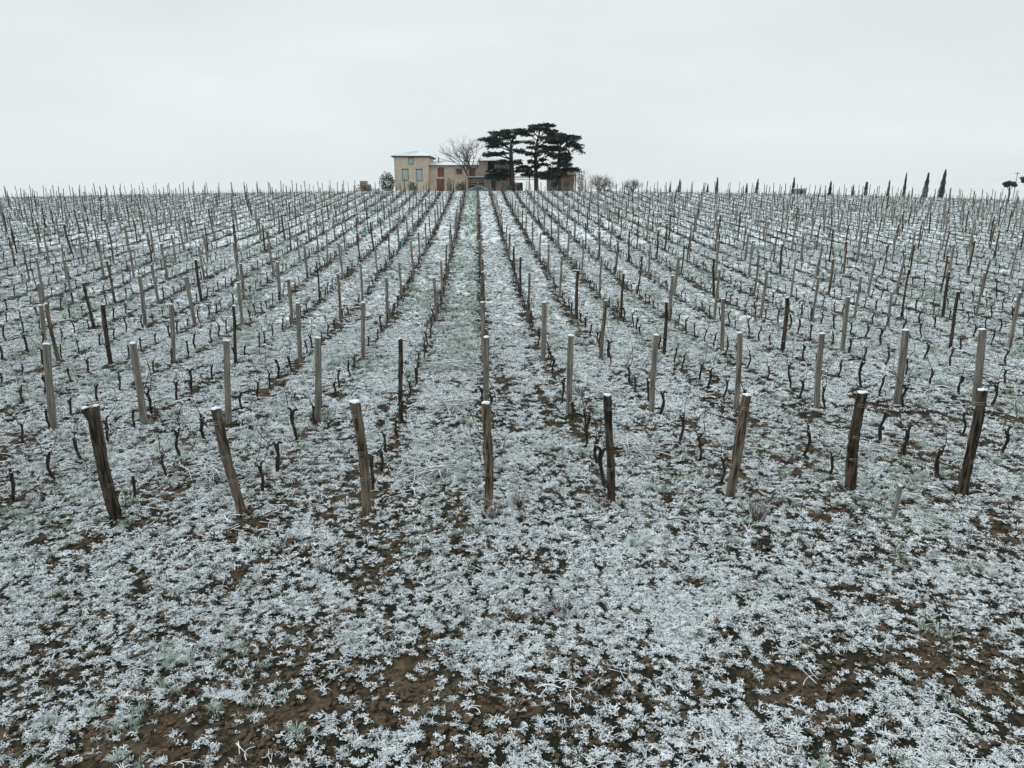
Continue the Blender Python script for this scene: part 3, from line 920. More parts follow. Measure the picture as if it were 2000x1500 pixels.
def brush(px, py, L, n_, lab, flat=.16):
    p = ground_hit(px, py); q = random.Random(px + py); tw = MB(); sn = MB()
    base = q.random() * 3.14
    for k in range(n_):
        a = base + q.gauss(0, .75); ln = L * q.uniform(.5, 1.1)
        c = Vector((q.gauss(0, .17) * L, q.gauss(0, .14) * L, .02 + q.random() * flat))
        d = Vector((math.cos(a), math.sin(a), q.uniform(-.12, .18))); sd = Vector((-d.y, d.x, 0)); cv = q.uniform(-.25, .25) * ln
        pts = [c + d * ln * (t - .5) + sd * cv * (t - .5) ** 2 * 2 + Vector((0, 0, .04 * math.sin(3.1 * t))) for t in (0, .25, .5, .75, 1)]
        pts = [Vector((v.x, v.y, max(v.z, .01))) for v in pts]
        tw.tube(pts, [.007, .0065, .006, .005, .003], 4, r_=q)
        sn.tube([v + Vector((0, 0, .007)) for v in pts], [.005, .007, .007, .006, .003], 4, r_=q)
    t = thing("pruning_heap", lab, "branches", (p.x, p.y, float(H(p.x, p.y))), (0, 0, 0), "heaps of pruned vine canes")
    ob("canes", tw.mesh("canes", [m_twig]), t); ob("snow", sn.mesh("cane_snow", [m_snow], True), t)
brush(420, 935, 1.0, 46, "heap of snowy prunings beside the leaning second front post from the left", .22)
brush(850, 925, .8, 44, "heap of snowy prunings in the aisle left of the central front post", .16)
brush(885, 722, 1.5, 60, "broad snowy brushwood heap up the aisle left of the central row", .25)
brush(880, 800, .9, 34, "loose snowy prunings between the two near brushwood heaps in the left aisle", .14)
brush(1255, 880, 1.0, 44, "snowy prunings right of the dark upright front post", .2)
brush(1700, 880, .9, 26, "snowy prunings behind the third front post right of centre", .16)
brush(540, 790, .8, 34, "snowy prunings left between grey posts of the second line", .16)
brush(1180, 772, .8, 26, "small snowy pruning heap by the second post line right of centre", .14)
brush(1905, 740, 1.0, 30, "dark snowy prunings near the right edge of the field", .16)
brush(870, 640, 1.4, 40, "farthest low brushwood heap in the aisle left of centre", .18)

# ---------------------------------------------------------------- the farmhouse on the crest
HD = 147.0
YW = -YAW
def L2(px, D): return at(px, 374, D)
def frame_thing(name, label, cat, px, D, group=None):
    b = at(px, 374, D); z = float(base_h(b.x, b.y)) - .1
    return thing(name, label, cat, (b.x, b.y, z), (0, 0, YW), group)
PXM = HD / F_PX / math.cos(PITCH) * .97
def lx(px, D, t):   # local x of a pixel column in a thing's frame
    return (at(px, 340, D) - t.location).dot(CR)
def lz(py, D, t, px=900):
    return at(px, py, D).z - t.location.z

def part(name, mb, mats, t, smooth=False, label=None):
    o = ob(name, mb.mesh(name, mats if isinstance(mats, list) else [mats], smooth), t)
    if label: o["label"] = label
    return o

def corr_roof(corners_eave, corners_ridge, nrib, thick=.12):
    """snowy tiled slope: ribs run from eave to ridge"""
    mb = MB(); e0, e1 = map(Vector, corners_eave); r0, r1 = map(Vector, corners_ridge)
    n_ = nrib * 4; V = []; F = []
    nrm = (e1 - e0).cross(r0 - e0)
    if nrm.length < 1e-6: nrm = (e1 - e0).cross(r1 - e0)
    nrm.normalize()
    if nrm.z < 0: nrm = -nrm
    for k in range(n_ + 1):
        t = k / n_; b = .05 * (0.5 + .5 * math.cos(t * nrib * 2 * math.pi))
        V += [e0.lerp(e1, t) + nrm * b, r0.lerp(r1, t) + nrm * b, e0.lerp(e1, t) - nrm * thick, r0.lerp(r1, t) - nrm * thick]
    for k in range(n_):
        o = 4 * k
        F += [(o, o + 4, o + 5, o + 1), (o + 2, o + 3, o + 7, o + 6), (o, o + 2, o + 6, o + 4)]
    mb.add(V, F, [0, 1, 1] * n_)
    return mb

def opening(t, x0, x1, z0, z1, y, m, lintel=True, boards=2, name="shutter", sill=True, arch=False):
    """boards of a closed shutter or door set in a recess frame; y = wall face (towards the camera is -y)"""
    w = (x1 - x0) / boards
    fr = MB()
    fr.box((x0 - .09, y - .05, z0), (x0 - .01, y + .05, z1)); fr.box((x1 + .01, y - .05, z0), (x1 + .09, y + .05, z1))
    part("frame", fr, m_lintel, t)
    for k in range(boards):
        mb = MB(); a, b = x0 + w * k + .012, x0 + w * (k + 1) - .012
        mb.box((a, y - .04, z0 + .02), (b, y + .02, z1 - .02))
        for zz in (.18, .5, .82):
            zc = z0 + (z1 - z0) * zz; mb.box((a + .03, y - .065, zc - .05), (b - .03, y - .041, zc + .05))
        part(name, mb, m, t)
    if arch:
        mb = MB(); cx = (x0 + x1) / 2; R = (x1 - x0) / 2
        P = [(cx + R * math.cos(a), z1 - .02 + .35 * R * math.sin(a)) for a in np.linspace(0, math.pi, 9)]
        V = [(x, y - .04, z) for x, z in P] + [(x, y + .02, z) for x, z in P]; n_ = len(P)
        mb.add(V, [tuple(range(n_)), tuple(range(2 * n_ - 1, n_ - 1, -1))] + [(k, k + n_, k + n_ + 1, k + 1) for k in range(n_ - 1)])
        part("arch", mb, m, t)
    if lintel:
        mb = MB(); mb.box((x0 - .22, y - .07, z1 + .0), (x1 + .22, y + .05, z1 + .16)); part("lintel", mb, m_lintel, t)
    if sill:
        mb = MB(); mb.box((x0 - .1, y - .1, z0 - .12), (x1 + .1, y + .05, z0 - .01)); part("sill", mb, m_stone, t)

t = frame_thing("farmhouse", "ochre farmhouse with square tower and long snow-roofed wing on the crest", "house", 803, HD)
X = lambda px: lx(px, HD, t); Zt = lambda py: lz(py, HD, t)
dep = 9.5
# tower
mb = MB(); mb.box((X(770.5), 0, -.5), (X(837.5), dep, Zt(304.5))); part("tower_wall", mb, m_render, t)
ez = Zt(304.5); ov = .45; xa, xb = X(770.5) - ov, X(837.5) + ov; xc = (X(810.5)); apz = Zt(295.5)
yc = dep / 2
rx0, rx1 = xc - .6, xc + .6
part("tower_roof", corr_roof([(xa, -ov, ez), (xb, -ov, ez)], [(rx0, yc, apz + .25), (rx1, yc, apz + .25)], 26), [m_roofsnow, m_tile], t)
part("tower_roof", corr_roof([(xb, -ov, ez), (xb, dep + ov, ez)], [(rx1, yc, apz + .25), (rx1, yc, apz + .25)], 26), [m_roofsnow, m_tile], t)
part("tower_roof", corr_roof([(xb, dep + ov, ez), (xa, dep + ov, ez)], [(rx1, yc, apz + .25), (rx0, yc, apz + .25)], 26), [m_roofsnow, m_tile], t)
part("tower_roof", corr_roof([(xa, dep + ov, ez), (xa, -ov, ez)], [(rx0, yc, apz + .25), (rx0, yc, apz + .25)], 26), [m_roofsnow, m_tile], t)
mb = MB(); mb.box((xa + .1, -ov + .1, ez - .28), (xb - .1, dep + ov - .1, ez - .13)); part("eaves", mb, m_tile, t)
mb = MB(); mb.tube([(xa, -ov - .06, ez - .1), (xb, -ov - .06, ez - .1)], .08, 6); part("gutter", mb, m_lintel, t)
opening(t, X(800), X(807.3), Zt(320), Zt(309), -.02, m_blue)
opening(t, X(787), X(796.5), Zt(352), Zt(331.5), -.02, m_blue)
opening(t, X(814), X(823.5), Zt(352), Zt(331.5), -.02, m_blue)
# middle wing, set slightly back
wy = 1.0
mb = MB(); mb.box((X(837.5) + .01, wy, -.5), (X(935.5), 8.2, Zt(321.5))); part("wing_wall", mb, m_render, t)
part("wing_roof", corr_roof([(X(838) + .02, wy - .55, Zt(322.5)), (X(935), wy - .55, Zt(322.5))], [(X(838) + .02, 5.6, Zt(313.5)), (X(935), 5.6, Zt(313.5))], 34), [m_roofsnow, m_tile], t)
mb = MB(); mb.box((X(839), 5.5, Zt(314.8)), (X(934), 5.75, Zt(312.8))); part("ridge", mb, m_tile, t)
mb = MB(); mb.tube([(X(838.5), wy - .62, Zt(323)), (X(935), wy - .62, Zt(323))], .07, 6); part("gutter", mb, m_lintel, t)
mb = MB(); mb.box((X(852.3), 4.2, Zt(316)), (X(853.9), 4.5, Zt(305.5))); mb.box((X(852.0), 4.1, Zt(307)), (X(854.2), 4.6, Zt(305.8))); part("chimney", mb, m_tile, t)
opening(t, X(855), X(865.6), Zt(344.5), Zt(328), wy - .02, m_red, lintel=False, arch=True)
opening(t, X(852.5), X(865.5), Zt(375), Zt(351), wy - .02, m_red, sill=False, name="door")
opening(t, X(891.5), X(901), Zt(339), Zt(331), wy - .02, m_red)
opening(t, X(920), X(927), Zt(344), Zt(329.5), wy - .02, m_red)
# right wing
ry = -.6
mb = MB(); mb.box((X(935.5) + .01, ry, -.5), (X(952.8), 7.9, Zt(313.5)))
mb.box((X(952.8) + .01, ry + 1.4, -.5), (X(965.8), 7.9, Zt(313.5)))
mb.box((X(952.8) + .01, ry, -.5), (X(965.8), ry + 1.39, Zt(337)))
mb.box((X(965.8) + .01, ry, -.5), (X(1001), 7.9, Zt(313.5))); part("wing_wall", mb, m_render2, t, label="greyer wall of the right wing")
for k, px in enumerate((953.6, 959.5)):
    mb = MB(); mb.box((X(px), ry - .01, Zt(337)), (X(px) + .14, ry + .14, Zt(314))); part("loggia_post", mb, m_dark, t)
mb = MB(); mb.box((X(953), ry + 1.2, Zt(337)), (X(965.6), ry + 1.38, Zt(314.5))); part("loggia_shade_sheet", mb, m_dark, t)  # dark sheet across the back, standing for the shade inside the loggia
mb = MB(); mb.box((X(953), ry - .02, Zt(329)), (X(965.6), ry + .08, Zt(328))); part("loggia_rail", mb, m_dark, t)
part("wing_roof", corr_roof([(X(934), ry - .6, Zt(314.5)), (X(1003), ry - .6, Zt(314.5))], [(X(936), 5.0, Zt(303)), (X(1001), 5.0, Zt(303))], 24), [m_roofsnow, m_tile], t)
mb = MB(); mb.tube([(X(934), ry - .66, Zt(315)), (X(1003), ry - .66, Zt(315))], .08, 6); part("gutter", mb, m_lintel, t)
mb = MB(); mb.box((X(957.5), ry - .03, -.3), (X(968), ry + .1, Zt(352))); part("garage_door", mb, m_dark, t)

# open shed of dark timber in front of the wing
SD = 141.5
t = frame_thing("open_shed", "low dark open timber shed below the bare tree", "shed", 930, SD)
X = lambda px: lx(px, SD, t); Zt = lambda py: lz(py, SD, t)
mb = MB(); mb.box((X(912.5), -.1, Zt(347.2)), (X(945.5), 3.2, Zt(346.0))); part("roof", mb, m_dark, t)
mb = MB(); mb.box((X(912.2), -.15, Zt(345.98)), (X(945.8), 3.3, Zt(345.0))); part("snow", mb, m_roofsnow, t)
for k, (a, b) in enumerate(((347.6, 350.5), (351.5, 355), (356, 360), (361, 366), (367, 373))):
    mb = MB(); mb.box((X(914), 2.8 - .05 * k, Zt(b)), (X(944), 2.9, Zt(a))); part("plank", mb, m_dark if k != 1 else m_post, t)
for px in (913.5, 930, 943.5):
    mb = MB(); mb.box((X(px), 0, -.3), (X(px) + .13, .13, Zt(347.3))); part("post", mb, m_dark, t)
for py in (351, 357.5):
    mb = MB(); mb.box((X(913), -.08, Zt(py)), (X(955), -.02, Zt(py - .7))); part("rail", mb, m_post, t)

# timber pergola between the cedars
t = frame_thing("timber_pergola", "long dark timber pergola seen under the cedars", "pergola", 1038, 152)
X = lambda px: lx(px, 152, t); Zt = lambda py: lz(py, 152, t)
for py, a, b, yy in ((345, 1000, 1069, 0), (350.3, 1000, 1070, 0), (346.5, 1000, 1069, 2.5)):
    mb = MB(); mb.box((X(a), yy, Zt(py + .55)), (X(b), yy + .14, Zt(py - .55))); part("beam", mb, m_dark, t)
for px in (1002, 1033.5, 1068):
    mb = MB(); mb.box((X(px), 0.15, -.3), (X(px) + .16, .3, Zt(344))); part("post", mb, m_dark, t)

# brick and stone outbuilding
BD = 150.0
t = frame_thing("outbuilding", "low orange brick and stone outbuilding right of the cedars", "outbuilding", 1096, BD)
X = lambda px: lx(px, BD, t); Zt = lambda py: lz(py, BD, t)
mb = MB(); mb.box((X(1071), .6, -.5), (X(1093.6), 6, Zt(341))); part("wall", mb, m_stone, t, label="pale stone left wall")
mb = MB(); mb.box((X(1094), 0, Zt(354.5)), (X(1121.5), 6, Zt(340.5))); part("wall", mb, m_brick, t, label="orange brick upper wall")
mb = MB(); mb.box((X(1094), .06, -.5), (X(1121.5), 6, Zt(354.6))); part("wall", mb, m_stone, t, label="grey stone lower wall")
for (a, b, c, d, yy) in ((1077, 1080.5, 364, 356, .6), (1083.5, 1088, 364, 355.5, .6), (1105.5, 1111.5, 362, 356, .06), (1099, 1102, 366, 357, .06)):
    f = MB(); f.box((X(a) - .06, yy - .05, Zt(c) - .06), (X(b) + .06, yy - .01, Zt(d) + .06)); fo = part("window", f, m_lintel, t)
    g = MB(); g.box((X(a), yy - .07, Zt(c)), (X(b), yy - .052, Zt(d))); part("pane", g, m_glass, fo)
mb = corr_roof([(X(1069), -.6, Zt(341)), (X(1126), -.6, Zt(341.5))], [(X(1072), 3.4, Zt(327)), (X(1110), 3.4, Zt(329))], 20)
part("roof", mb, [m_tile, m_tile], t)
mb = MB(); P0 = [(X(1109), 3.4, Zt(329)), (X(1126), -.7, Zt(341)), (X(1130), 6, Zt(339)), (X(1113), 3.6, Zt(329))]
mb.add(P0 + [(p[0], p[1], p[2] - .14) for p in P0], [(0, 1, 2, 3), (7, 6, 5, 4), (0, 4, 5, 1), (1, 5, 6, 2), (2, 6, 7, 3), (3, 7, 4, 0)]); part("roof", mb, m_roofsnow, t)
mb = MB(); mb.box((X(1122.5), -.3, -.3), (X(1124.8), .0, Zt(342))); part("post", mb, m_red, t)
mb = MB(); mb.box((X(1114), -.45, Zt(343)), (X(1127), -.3, Zt(340.8))); part("beam", mb, m_red, t)

# snow-covered car at the top of the central aisle
CDp = 137.5
def car(px, D, Lpx, label, paint):
    t = frame_thing("parked_car", label, "car", px, D)
    t.location.z = float(base_h(t.location.x, t.location.y))
    s = (Lpx * D / 1500.) / 4.0
    prof = [(-2.0, .35), (-2.0, .75), (-1.75, .88), (-1.15, .95), (-.6, 1.36), (.0, 1.45), (.7, 1.42), (1.35, 1.0), (1.9, .9), (2.0, .7), (2.0, .35)]
    mb = MB(); n_ = len(prof)
    W = [(.82 if z < 1.0 else .66) for _, z in prof]
    V = [(x, -w, z) for (x, z), w in zip(prof, W)] + [(x, w, z) for (x, z), w in zip(prof, W)]
    mb.add(V, [tuple(range(n_)), tuple(range(2 * n_ - 1, n_ - 1, -1))] + [(k, k + n_, (k + 1) % n_ + n_, (k + 1) % n_) for k in range(n_)])
    mb.v = [(x * s, y * s, z * s) for x, y, z in mb.v]
    part("body", mb, paint, t)
    sn = MB(); pr = prof[3:9]; V = []
    for (x, z) in prof[1:10]:
        for yy in (-.8 if z < 1.0 else -.67, 0, .8 if z < 1.0 else .67): V.append((x * s, yy * s, (z + .03 + (.05 if yy == 0 else 0)) * s))
    F = [(3 * k + j, 3 * k + j + 1, 3 * k + j + 4, 3 * k + j + 3) for k in range(8) for j in range(2)]
    sn.add(V, F); part("snow_layer", sn, m_snow, t, True)
    for (a, b) in ((-1.0, -.1), (-.02, .95)):
        g = MB(); g.add([(a * s + (.0 if a > -.5 else .1), -.835 * s, 1.0 * s), (b * s, -.835 * s, 1.0 * s), (b * s - (.25 if b > .5 else 0), -.70 * s, 1.34 * s), (a * s + (.35 if a < -.5 else 0), -.70 * s, 1.34 * s),
                         (a * s + (.0 if a > -.5 else .1), -.80 * s, 1.0 * s), (b * s, -.80 * s, 1.0 * s), (b * s - (.25 if b > .5 else 0), -.66 * s, 1.34 * s), (a * s + (.35 if a < -.5 else 0), -.66 * s, 1.34 * s)],
                        [(0, 1, 2, 3), (4, 7, 6, 5), (0, 4, 5, 1), (1, 5, 6, 2), (2, 6, 7, 3), (3, 7, 4, 0)])
        part("window", g, m_glass, t)
    for x in (-1.3, 1.25):
        for sy in (-1, 1):
            w = MB(); w.tube([(x * s, sy * .86 * s, .33 * s), (x * s, sy * .66 * s, .33 * s)], .33 * s, 16); wo = part("wheel", w, m_tyre, t)
            r = MB(); r.tube([(x * s, sy * .88 * s, .33 * s), (x * s, sy * .85 * s, .33 * s)], .2 * s, 12); part("rim", r, m_rim, wo)
    for sy in (-1, 1):
        h = MB(); h.box((-2.03 * s, sy * .6 * s - .12, .62 * s), (-1.98 * s, sy * .6 * s + .12, .78 * s)); part("headlight", h, m_lamp, t)
car(934, CDp, 38, "snow-covered blue-grey car parked at the top of the central aisle", m_carp)

# stone hut among the right-hand posts, ruin at the left
t = frame_thing("stone_hut", "small flat-roofed brown stone hut on the crest between the cypresses", "hut", 1568.5, 139)
X = lambda px: lx(px, 139, t); Zt = lambda py: lz(py, 139, t, 1568)
mb = MB(); mb.box((X(1560), 0, -2.2), (X(1577), 1.6, Zt(369))); part("wall", mb, m_stone, t)
mb = MB(); mb.box((X(1559), -.1, Zt(369) + .01), (X(1578.5), 1.7, Zt(367.5))); part("roof", mb, m_roofsnow, t)
mb = MB(); mb.box((X(1566), -.04, -1.5), (X(1571), .0, Zt(372.5))); part("door", mb, m_dark, t)

def leafy_mb(c, rx_, ry_, rz_, n_, s, q, mats_n=2, lump=.25, shell=.45):
    mb = MB(); c = Vector(c)
    lob = [Vector((q.gauss(0, 1), q.gauss(0, 1), q.gauss(0, 1))).normalized() for _ in range(7)]
    for k in range(n_):
        d = Vector((q.gauss(0, 1), q.gauss(0, 1), q.gauss(0, 1))).normalized()
        r = (shell + (1 - shell) * q.random()) * (1 - lump + lump * 1.6 * max(0, max(d.dot(l) for l in lob)) ** 2)
        p = c + Vector((d.x * rx_, d.y * ry_, d.z * rz_)) * r
        u = Vector((q.gauss(0, 1), q.gauss(0, 1), q.gauss(0, 1))).normalized(); v = u.orthogonal().normalized(); w = s * q.uniform(.6, 1.3)
        mb.add([p - u * w, p + v * w * .6, p + u * w, p - v * w * .6], [(0, 1, 2, 3)], q.randrange(mats_n))
    return mb

def bush(px, py0, wpx, hpx, D, label, mats_, n_=500, s=.13, seed=0, name="garden_bush", cat="bush", pxstem=True):
    q = random.Random(seed + px); b = at(px, py0, D); gz = float(base_h(b.x, b.y)) - .05
    t = thing(name, label, cat, (b.x, b.y, gz), (0, 0, YW))
    k = D / F_PX; rx_ = wpx * k / 2; topz = at(px, py0 - hpx, D).z - gz; rz_ = topz / 2
    part("leaves", leafy_mb((0, 0, rz_ * 1.02), rx_, rx_ * .8, rz_, n_, s, q, len(mats_)), mats_, t)
    st = MB()
    for j in range(5):
        a = q.random() * 6.28; st.tube([(0.05 * math.cos(a), .05 * math.sin(a), -.1), (rx_ * .5 * math.cos(a), rx_ * .4 * math.sin(a), rz_ * 1.2)], [.05, .02], 5, r_=q)
    part("stems", st, m_bark, t)
    return t
bush(758, 372, 32, 37, 144, "round dark olive-green shrub at the left corner of the tower", [m_bush, m_bushd, m_bushd], 1100, .15)
bush(806, 374, 19, 19, 141, "olive bush under the tower windows", [m_bush, m_bushd], 420, .12)
bush(878, 374, 14, 24, 142, "grey-green shrub beside the lower red door", [m_bush, m_ceds], 380, .12)
bush(897, 374, 16, 20, 141, "brownish shrub between the red door and the open shed", [m_dead, m_bushd], 380, .12)
bush(905, 374, 9, 19, 139.5, "small dark round bush left of the snow-covered car", [m_bushd], 300, .12)
bush(964, 352, 6, 8, 143, "yellowish small bush by the right wing wall", [m_drygrass, m_bush], 120, .1)
bush(993, 372, 14, 15, 140, "snow-dusted green bush left of the first cedar trunk", [m_ceds, m_bushd], 300, .12)
bush(1187, 377, 24, 8, 140, "low flat snowy mound of brush right of the bare shrub", [m_ceds, m_bushd, m_drygrass], 260, .12)
bush(1134, 374, 15, 38, 149, "creeper with brown leaves at the right end of the outbuilding", [m_dead, m_dead, m_bush], 330, .13)
# box hedge
t = frame_thing("clipped_hedge", "dark box-shaped clipped hedge between the cedar trunks", "hedge", 1012, 143)
X = lambda px: lx(px, 143, t); Zt = lambda py: lz(py, 143, t, 1012)
mb = MB(); q = random.Random(4)
for k in range(1300):
    p = Vector((q.uniform(X(1003), X(1021)), q.uniform(0, 1.2), q.uniform(0, Zt(357)))); u = Vector((q.gauss(0, 1), q.gauss(0, 1), q.gauss(0, 1))).normalized(); v = u.orthogonal().normalized()
    mb.add([p - u * .12, p + v * .08, p + u * .12, p - v * .08], [(0, 1, 2, 3)], 0)
part("leaves", mb, [m_bushd], t)
mb = MB(); mb.box((X(1003.5), .2, -.2), (X(1020.5), 1.0, Zt(359))); part("twiggy_core", mb, m_dark, t)
# overgrown ruin on the left
t = frame_thing("stone_ruin", "low brown overgrown stone ruin left of the tower", "ruin", 713, 143)
X = lambda px: lx(px, 143, t); Zt = lambda py: lz(py, 143, t, 713)
mb = MB(); mb.box((X(702), 0, -1), (X(713), 1.5, Zt(354.5))); mb.box((X(713) + .01, .1, -1), (X(721), 1.4, Zt(360))); part("wall", mb, m_stone, t)
mb = MB(); mb.box((X(701.5), -.05, Zt(354.4)), (X(713.4), 1.55, Zt(353.4))); part("cap_stone", mb, m_stone, t)
q = random.Random(9)
l1 = leafy_mb((X(708), -.2, 1.0), 1.6, .9, 1.0, 380, .12, q); l2 = leafy_mb((X(724), .2, .5), 1.5, .9, 1.0, 330, .12, q); l1.add(l2.v, l2.f, l2.m)
part("ivy", l1, [m_bushd, m_drygrass], t)

# ---------------------------------------------------------------- cedars
def cedar(label, trunk, pads, D, seed, r0=.5):
    q = random.Random(seed)
    b = at(trunk[0][0], 374, D); gz = float(base_h(b.x, b.y)) - .1
    t = thing("cedar_tree", label, "tree", (b.x, b.y, gz), (0, 0, YW), "three dark cedars beside the farmhouse")
    loc = t.location
    def P(px, py, dy=0.0):
        p = at(px, py, D) - loc; return Vector((p.dot(CR), dy, p.z))
    TP = [P(*p) for p in trunk]; TP[0].z = -.2
    tr = MB(); n_ = len(TP)
    tr.tube(TP, [r0 * (1 - .8 * k / (n_ - 1)) for k in range(n_)], 9, jit=.15, r_=q); part("trunk", tr, m_bark, t)
    limb = MB(); nd = MB()
    def trunk_at(py):
        for (a, b_), (A, B) in zip(zip(trunk[:-1], trunk[1:]), zip(TP[:-1], TP[1:])):
            if b_[1] <= py <= a[1]: return A.lerp(B, (a[1] - py) / max(a[1] - b_[1], .01))
        return TP[-1]
    def spray(p, out, s):
        # small fan of needles, nearly flat, tip drooping
        o = Vector((out.x, out.y, 0)); o = o.normalized() if o.length > .01 else Vector((1, 0, 0))
        sd = Vector((-o.y, o.x, 0)); m_i = 0 if q.random() < .58 else (1 if q.random() < .62 else 2)
        for k in range(3):
            a = q.uniform(-.9, .9); d = o * math.cos(a) + sd * math.sin(a); d = d + Vector((0, 0, q.uniform(-.45, .25))); w = d.cross(Vector((0, 0, 1))).normalized()
            L = s * q.uniform(.6, 1.2); h = Vector((0, 0, q.uniform(-.06, .06)))
            mid = p + d * L * .5 + Vector((0, 0, .08 * L))
            up = Vector((0, 0, q.uniform(.05, .14) * L))
            nd.add([p, mid - w * L * .25 - up, p + d * L - Vector((0, 0, .12 * L)), mid + w * L * .25 + up], [(0, 1, 2, 3)], m_i)
    for pad in pads:
        x0, x1, y0, y1 = pad[:4]; src = pad[4]; dens = pad[5] if len(pad) > 5 else 1.0; droop = pad[6] if len(pad) > 6 else 0
        T0 = trunk_at(src)
        cx, cy = (x0 + x1) / 2, (y0 + y1) / 2
        dyc = q.uniform(-2.0, 2.0) if abs(x1 - x0) < 60 else 0
        C = P(cx, cy, dyc); wpad = (x1 - x0) * D / F_PX / 2; hpad = (y1 - y0) * D / F_PX / 2 * .98
        side = 1 if C.x > T0.x else -1
        far = P(x1 if side > 0 else x0, (y0 if droop <= 0 else y1) if False else cy, dyc)
        M_ = T0.lerp(C, .5) + Vector((0, 0, .35))
        limb.tube([T0, M_, C, far.lerp(C, .3)], [.13, .10, .07, .03], 6, r_=q)
        nb = int(9 + wpad * 4.5)
        for b_ in range(nb):
            # branchlets leave the limb and fill the plate
            s0 = M_.lerp(C, q.random()) if q.random() < .35 else C + Vector(((q.random() * 1.4 - .7) * wpad, q.uniform(-.5, .5), q.uniform(-.25, .25) * hpad))
            ex = q.uniform(-1.1, 1.1); eyy = q.gauss(0, .5) * min(wpad, 2.6)
            zz = q.uniform(-.9, .9) * math.sqrt(max(0.05, 1 - ex * ex / 1.21)) * hpad
            E = C + Vector((ex * wpad, eyy, zz))
            if droop: E.z -= droop * abs(ex) * q.uniform(.4, 1.3)
            S = s0.lerp(E, -.1); Ln = (E - S).length
            limb.tube([S, S.lerp(E, .5) + Vector((0, 0, .12)), E], [.045, .03, .012], 4, r_=q)
            ns = max(3, int(Ln / .08 * dens))
            for k in range(ns):
                tt = q.uniform(.1, 1.02); p = S.lerp(E, tt) + Vector((q.gauss(0, .2), q.gauss(0, .25), .1 * math.sin(tt * 3) + q.gauss(0, .085)))
                spray(p, (E - S) if q.random() < .6 else Vector((q.gauss(0, 1), q.gauss(0, 1), 0)), .52)
                if droop and q.random() < .5: 
                    for z_ in range(3): spray(p - Vector((0, 0, .25 * z_)), Vector((q.gauss(0, 1), q.gauss(0, 1), 0)), .28)
    part("branches", limb, m_bark, t)
    part("needles", nd, [m_ced1, m_ced2, m_ceds], t)
    return t

cedar("leftmost dark cedar, thick bare trunk, spreading over the right wing of the house",
      [(1001, 374), (1000, 340), (999, 318), (998, 300), (998, 285), (1002, 268), (1010, 256)],
      [(960, 996, 252, 266, 285), (942, 985, 266, 281, 292), (955, 990, 275, 287, 296, .8), (984, 1004, 262, 274, 282), (998, 1020, 249, 262, 272), (1008, 1032, 255, 264, 275),
       (976, 998, 258, 270, 280), (950, 968, 283, 290, 296, .7), (1001, 1019, 275, 281, 292, .8), (1000, 1022, 290, 297, 304, .6), (949, 990, 295, 306, 312), (946, 962, 300, 309, 312, .8), (962, 994, 312, 322, 322), (1000, 1018, 312, 325, 318, 1.3),
       (1012, 1036, 321, 332, 324, 1.2), (952, 994, 330, 338, 338), (950, 980, 338, 348, 342), (982, 998, 338, 350, 345, .7), (946, 990, 343, 353, 346), (1016, 1032, 330, 336, 344, .5)], 144.6, 3, .55)
cedar("middle and tallest cedar, snow caught in its open upper branches",
      [(1048, 374), (1047, 345), (1046, 320), (1047, 295), (1049, 278), (1053, 262), (1055, 245)],
      [(1032, 1056, 242, 249, 250), (1052, 1082, 240, 249, 252), (1034, 1054, 249, 257, 258), (1056, 1070, 246, 256, 258), (1022, 1042, 253, 262, 268), (1064, 1090, 252, 261, 270), (1070, 1102, 258, 268, 276),
       (1020, 1038, 262, 268, 276, .5), (1058, 1086, 266, 276, 284), (1066, 1098, 270, 282, 288, 1.2), (1024, 1044, 276, 284, 292, .7), (1030, 1046, 285, 292, 298, .8), (1050, 1070, 280, 290, 296), (1060, 1090, 284, 296, 300, 1.3), (1050, 1072, 292, 302, 306, .9),
       (1008, 1026, 293, 300, 304, .5), (1026, 1044, 297, 305, 312, .7), (1028, 1044, 312, 322, 326), (1052, 1068, 308, 316, 322, .8), (1064, 1088, 298, 310, 318, 1.2), (1010, 1044, 330, 338, 338, 1.2), (1020, 1044, 336, 346, 344, 1.2), (1050, 1074, 318, 324, 330, .8),
       (1050, 1072, 334, 346, 342, 1.4), (1060, 1090, 336, 347, 344, 1.4), (1036, 1050, 322, 332, 334, 1.2), (1052, 1078, 344, 351, 346, 1.2), (1040, 1056, 300, 308, 312, .8)], 145.6, 5, .48)
cedar("rightmost cedar with long drooping branch tips to the right",
      [(1092, 374), (1091, 345), (1091, 322), (1092, 305), (1094, 288), (1097, 270)],
      [(1086, 1106, 262, 272, 276, 1.1), (1094, 1112, 268, 280, 284), (1104, 1122, 263, 270, 282, .8), (1116, 1135, 264, 272, 284, .7, 1.6), (1104, 1128, 276, 284, 294, .9, .8), (1120, 1137, 279, 287, 294, .7, 2.4), (1076, 1092, 272, 284, 288, 1.2),
       (1078, 1094, 284, 298, 300, 1.3), (1094, 1108, 288, 298, 302, .8), (1096, 1112, 296, 306, 310), (1098, 1118, 303, 314, 318, .9, .5), (1078, 1096, 300, 314, 316, 1.2), (1080, 1106, 314, 326, 326, 1.3), (1096, 1116, 318, 328, 330, 1.1),
       (1072, 1094, 324, 336, 336, 1.3), (1084, 1112, 326, 340, 336, 1.4), (1108, 1132, 325, 334, 332, .8, .6), (1068, 1092, 336, 346, 344, 1.3), (1074, 1108, 338, 349, 342, 1.2)], 144.8, 8, .5)

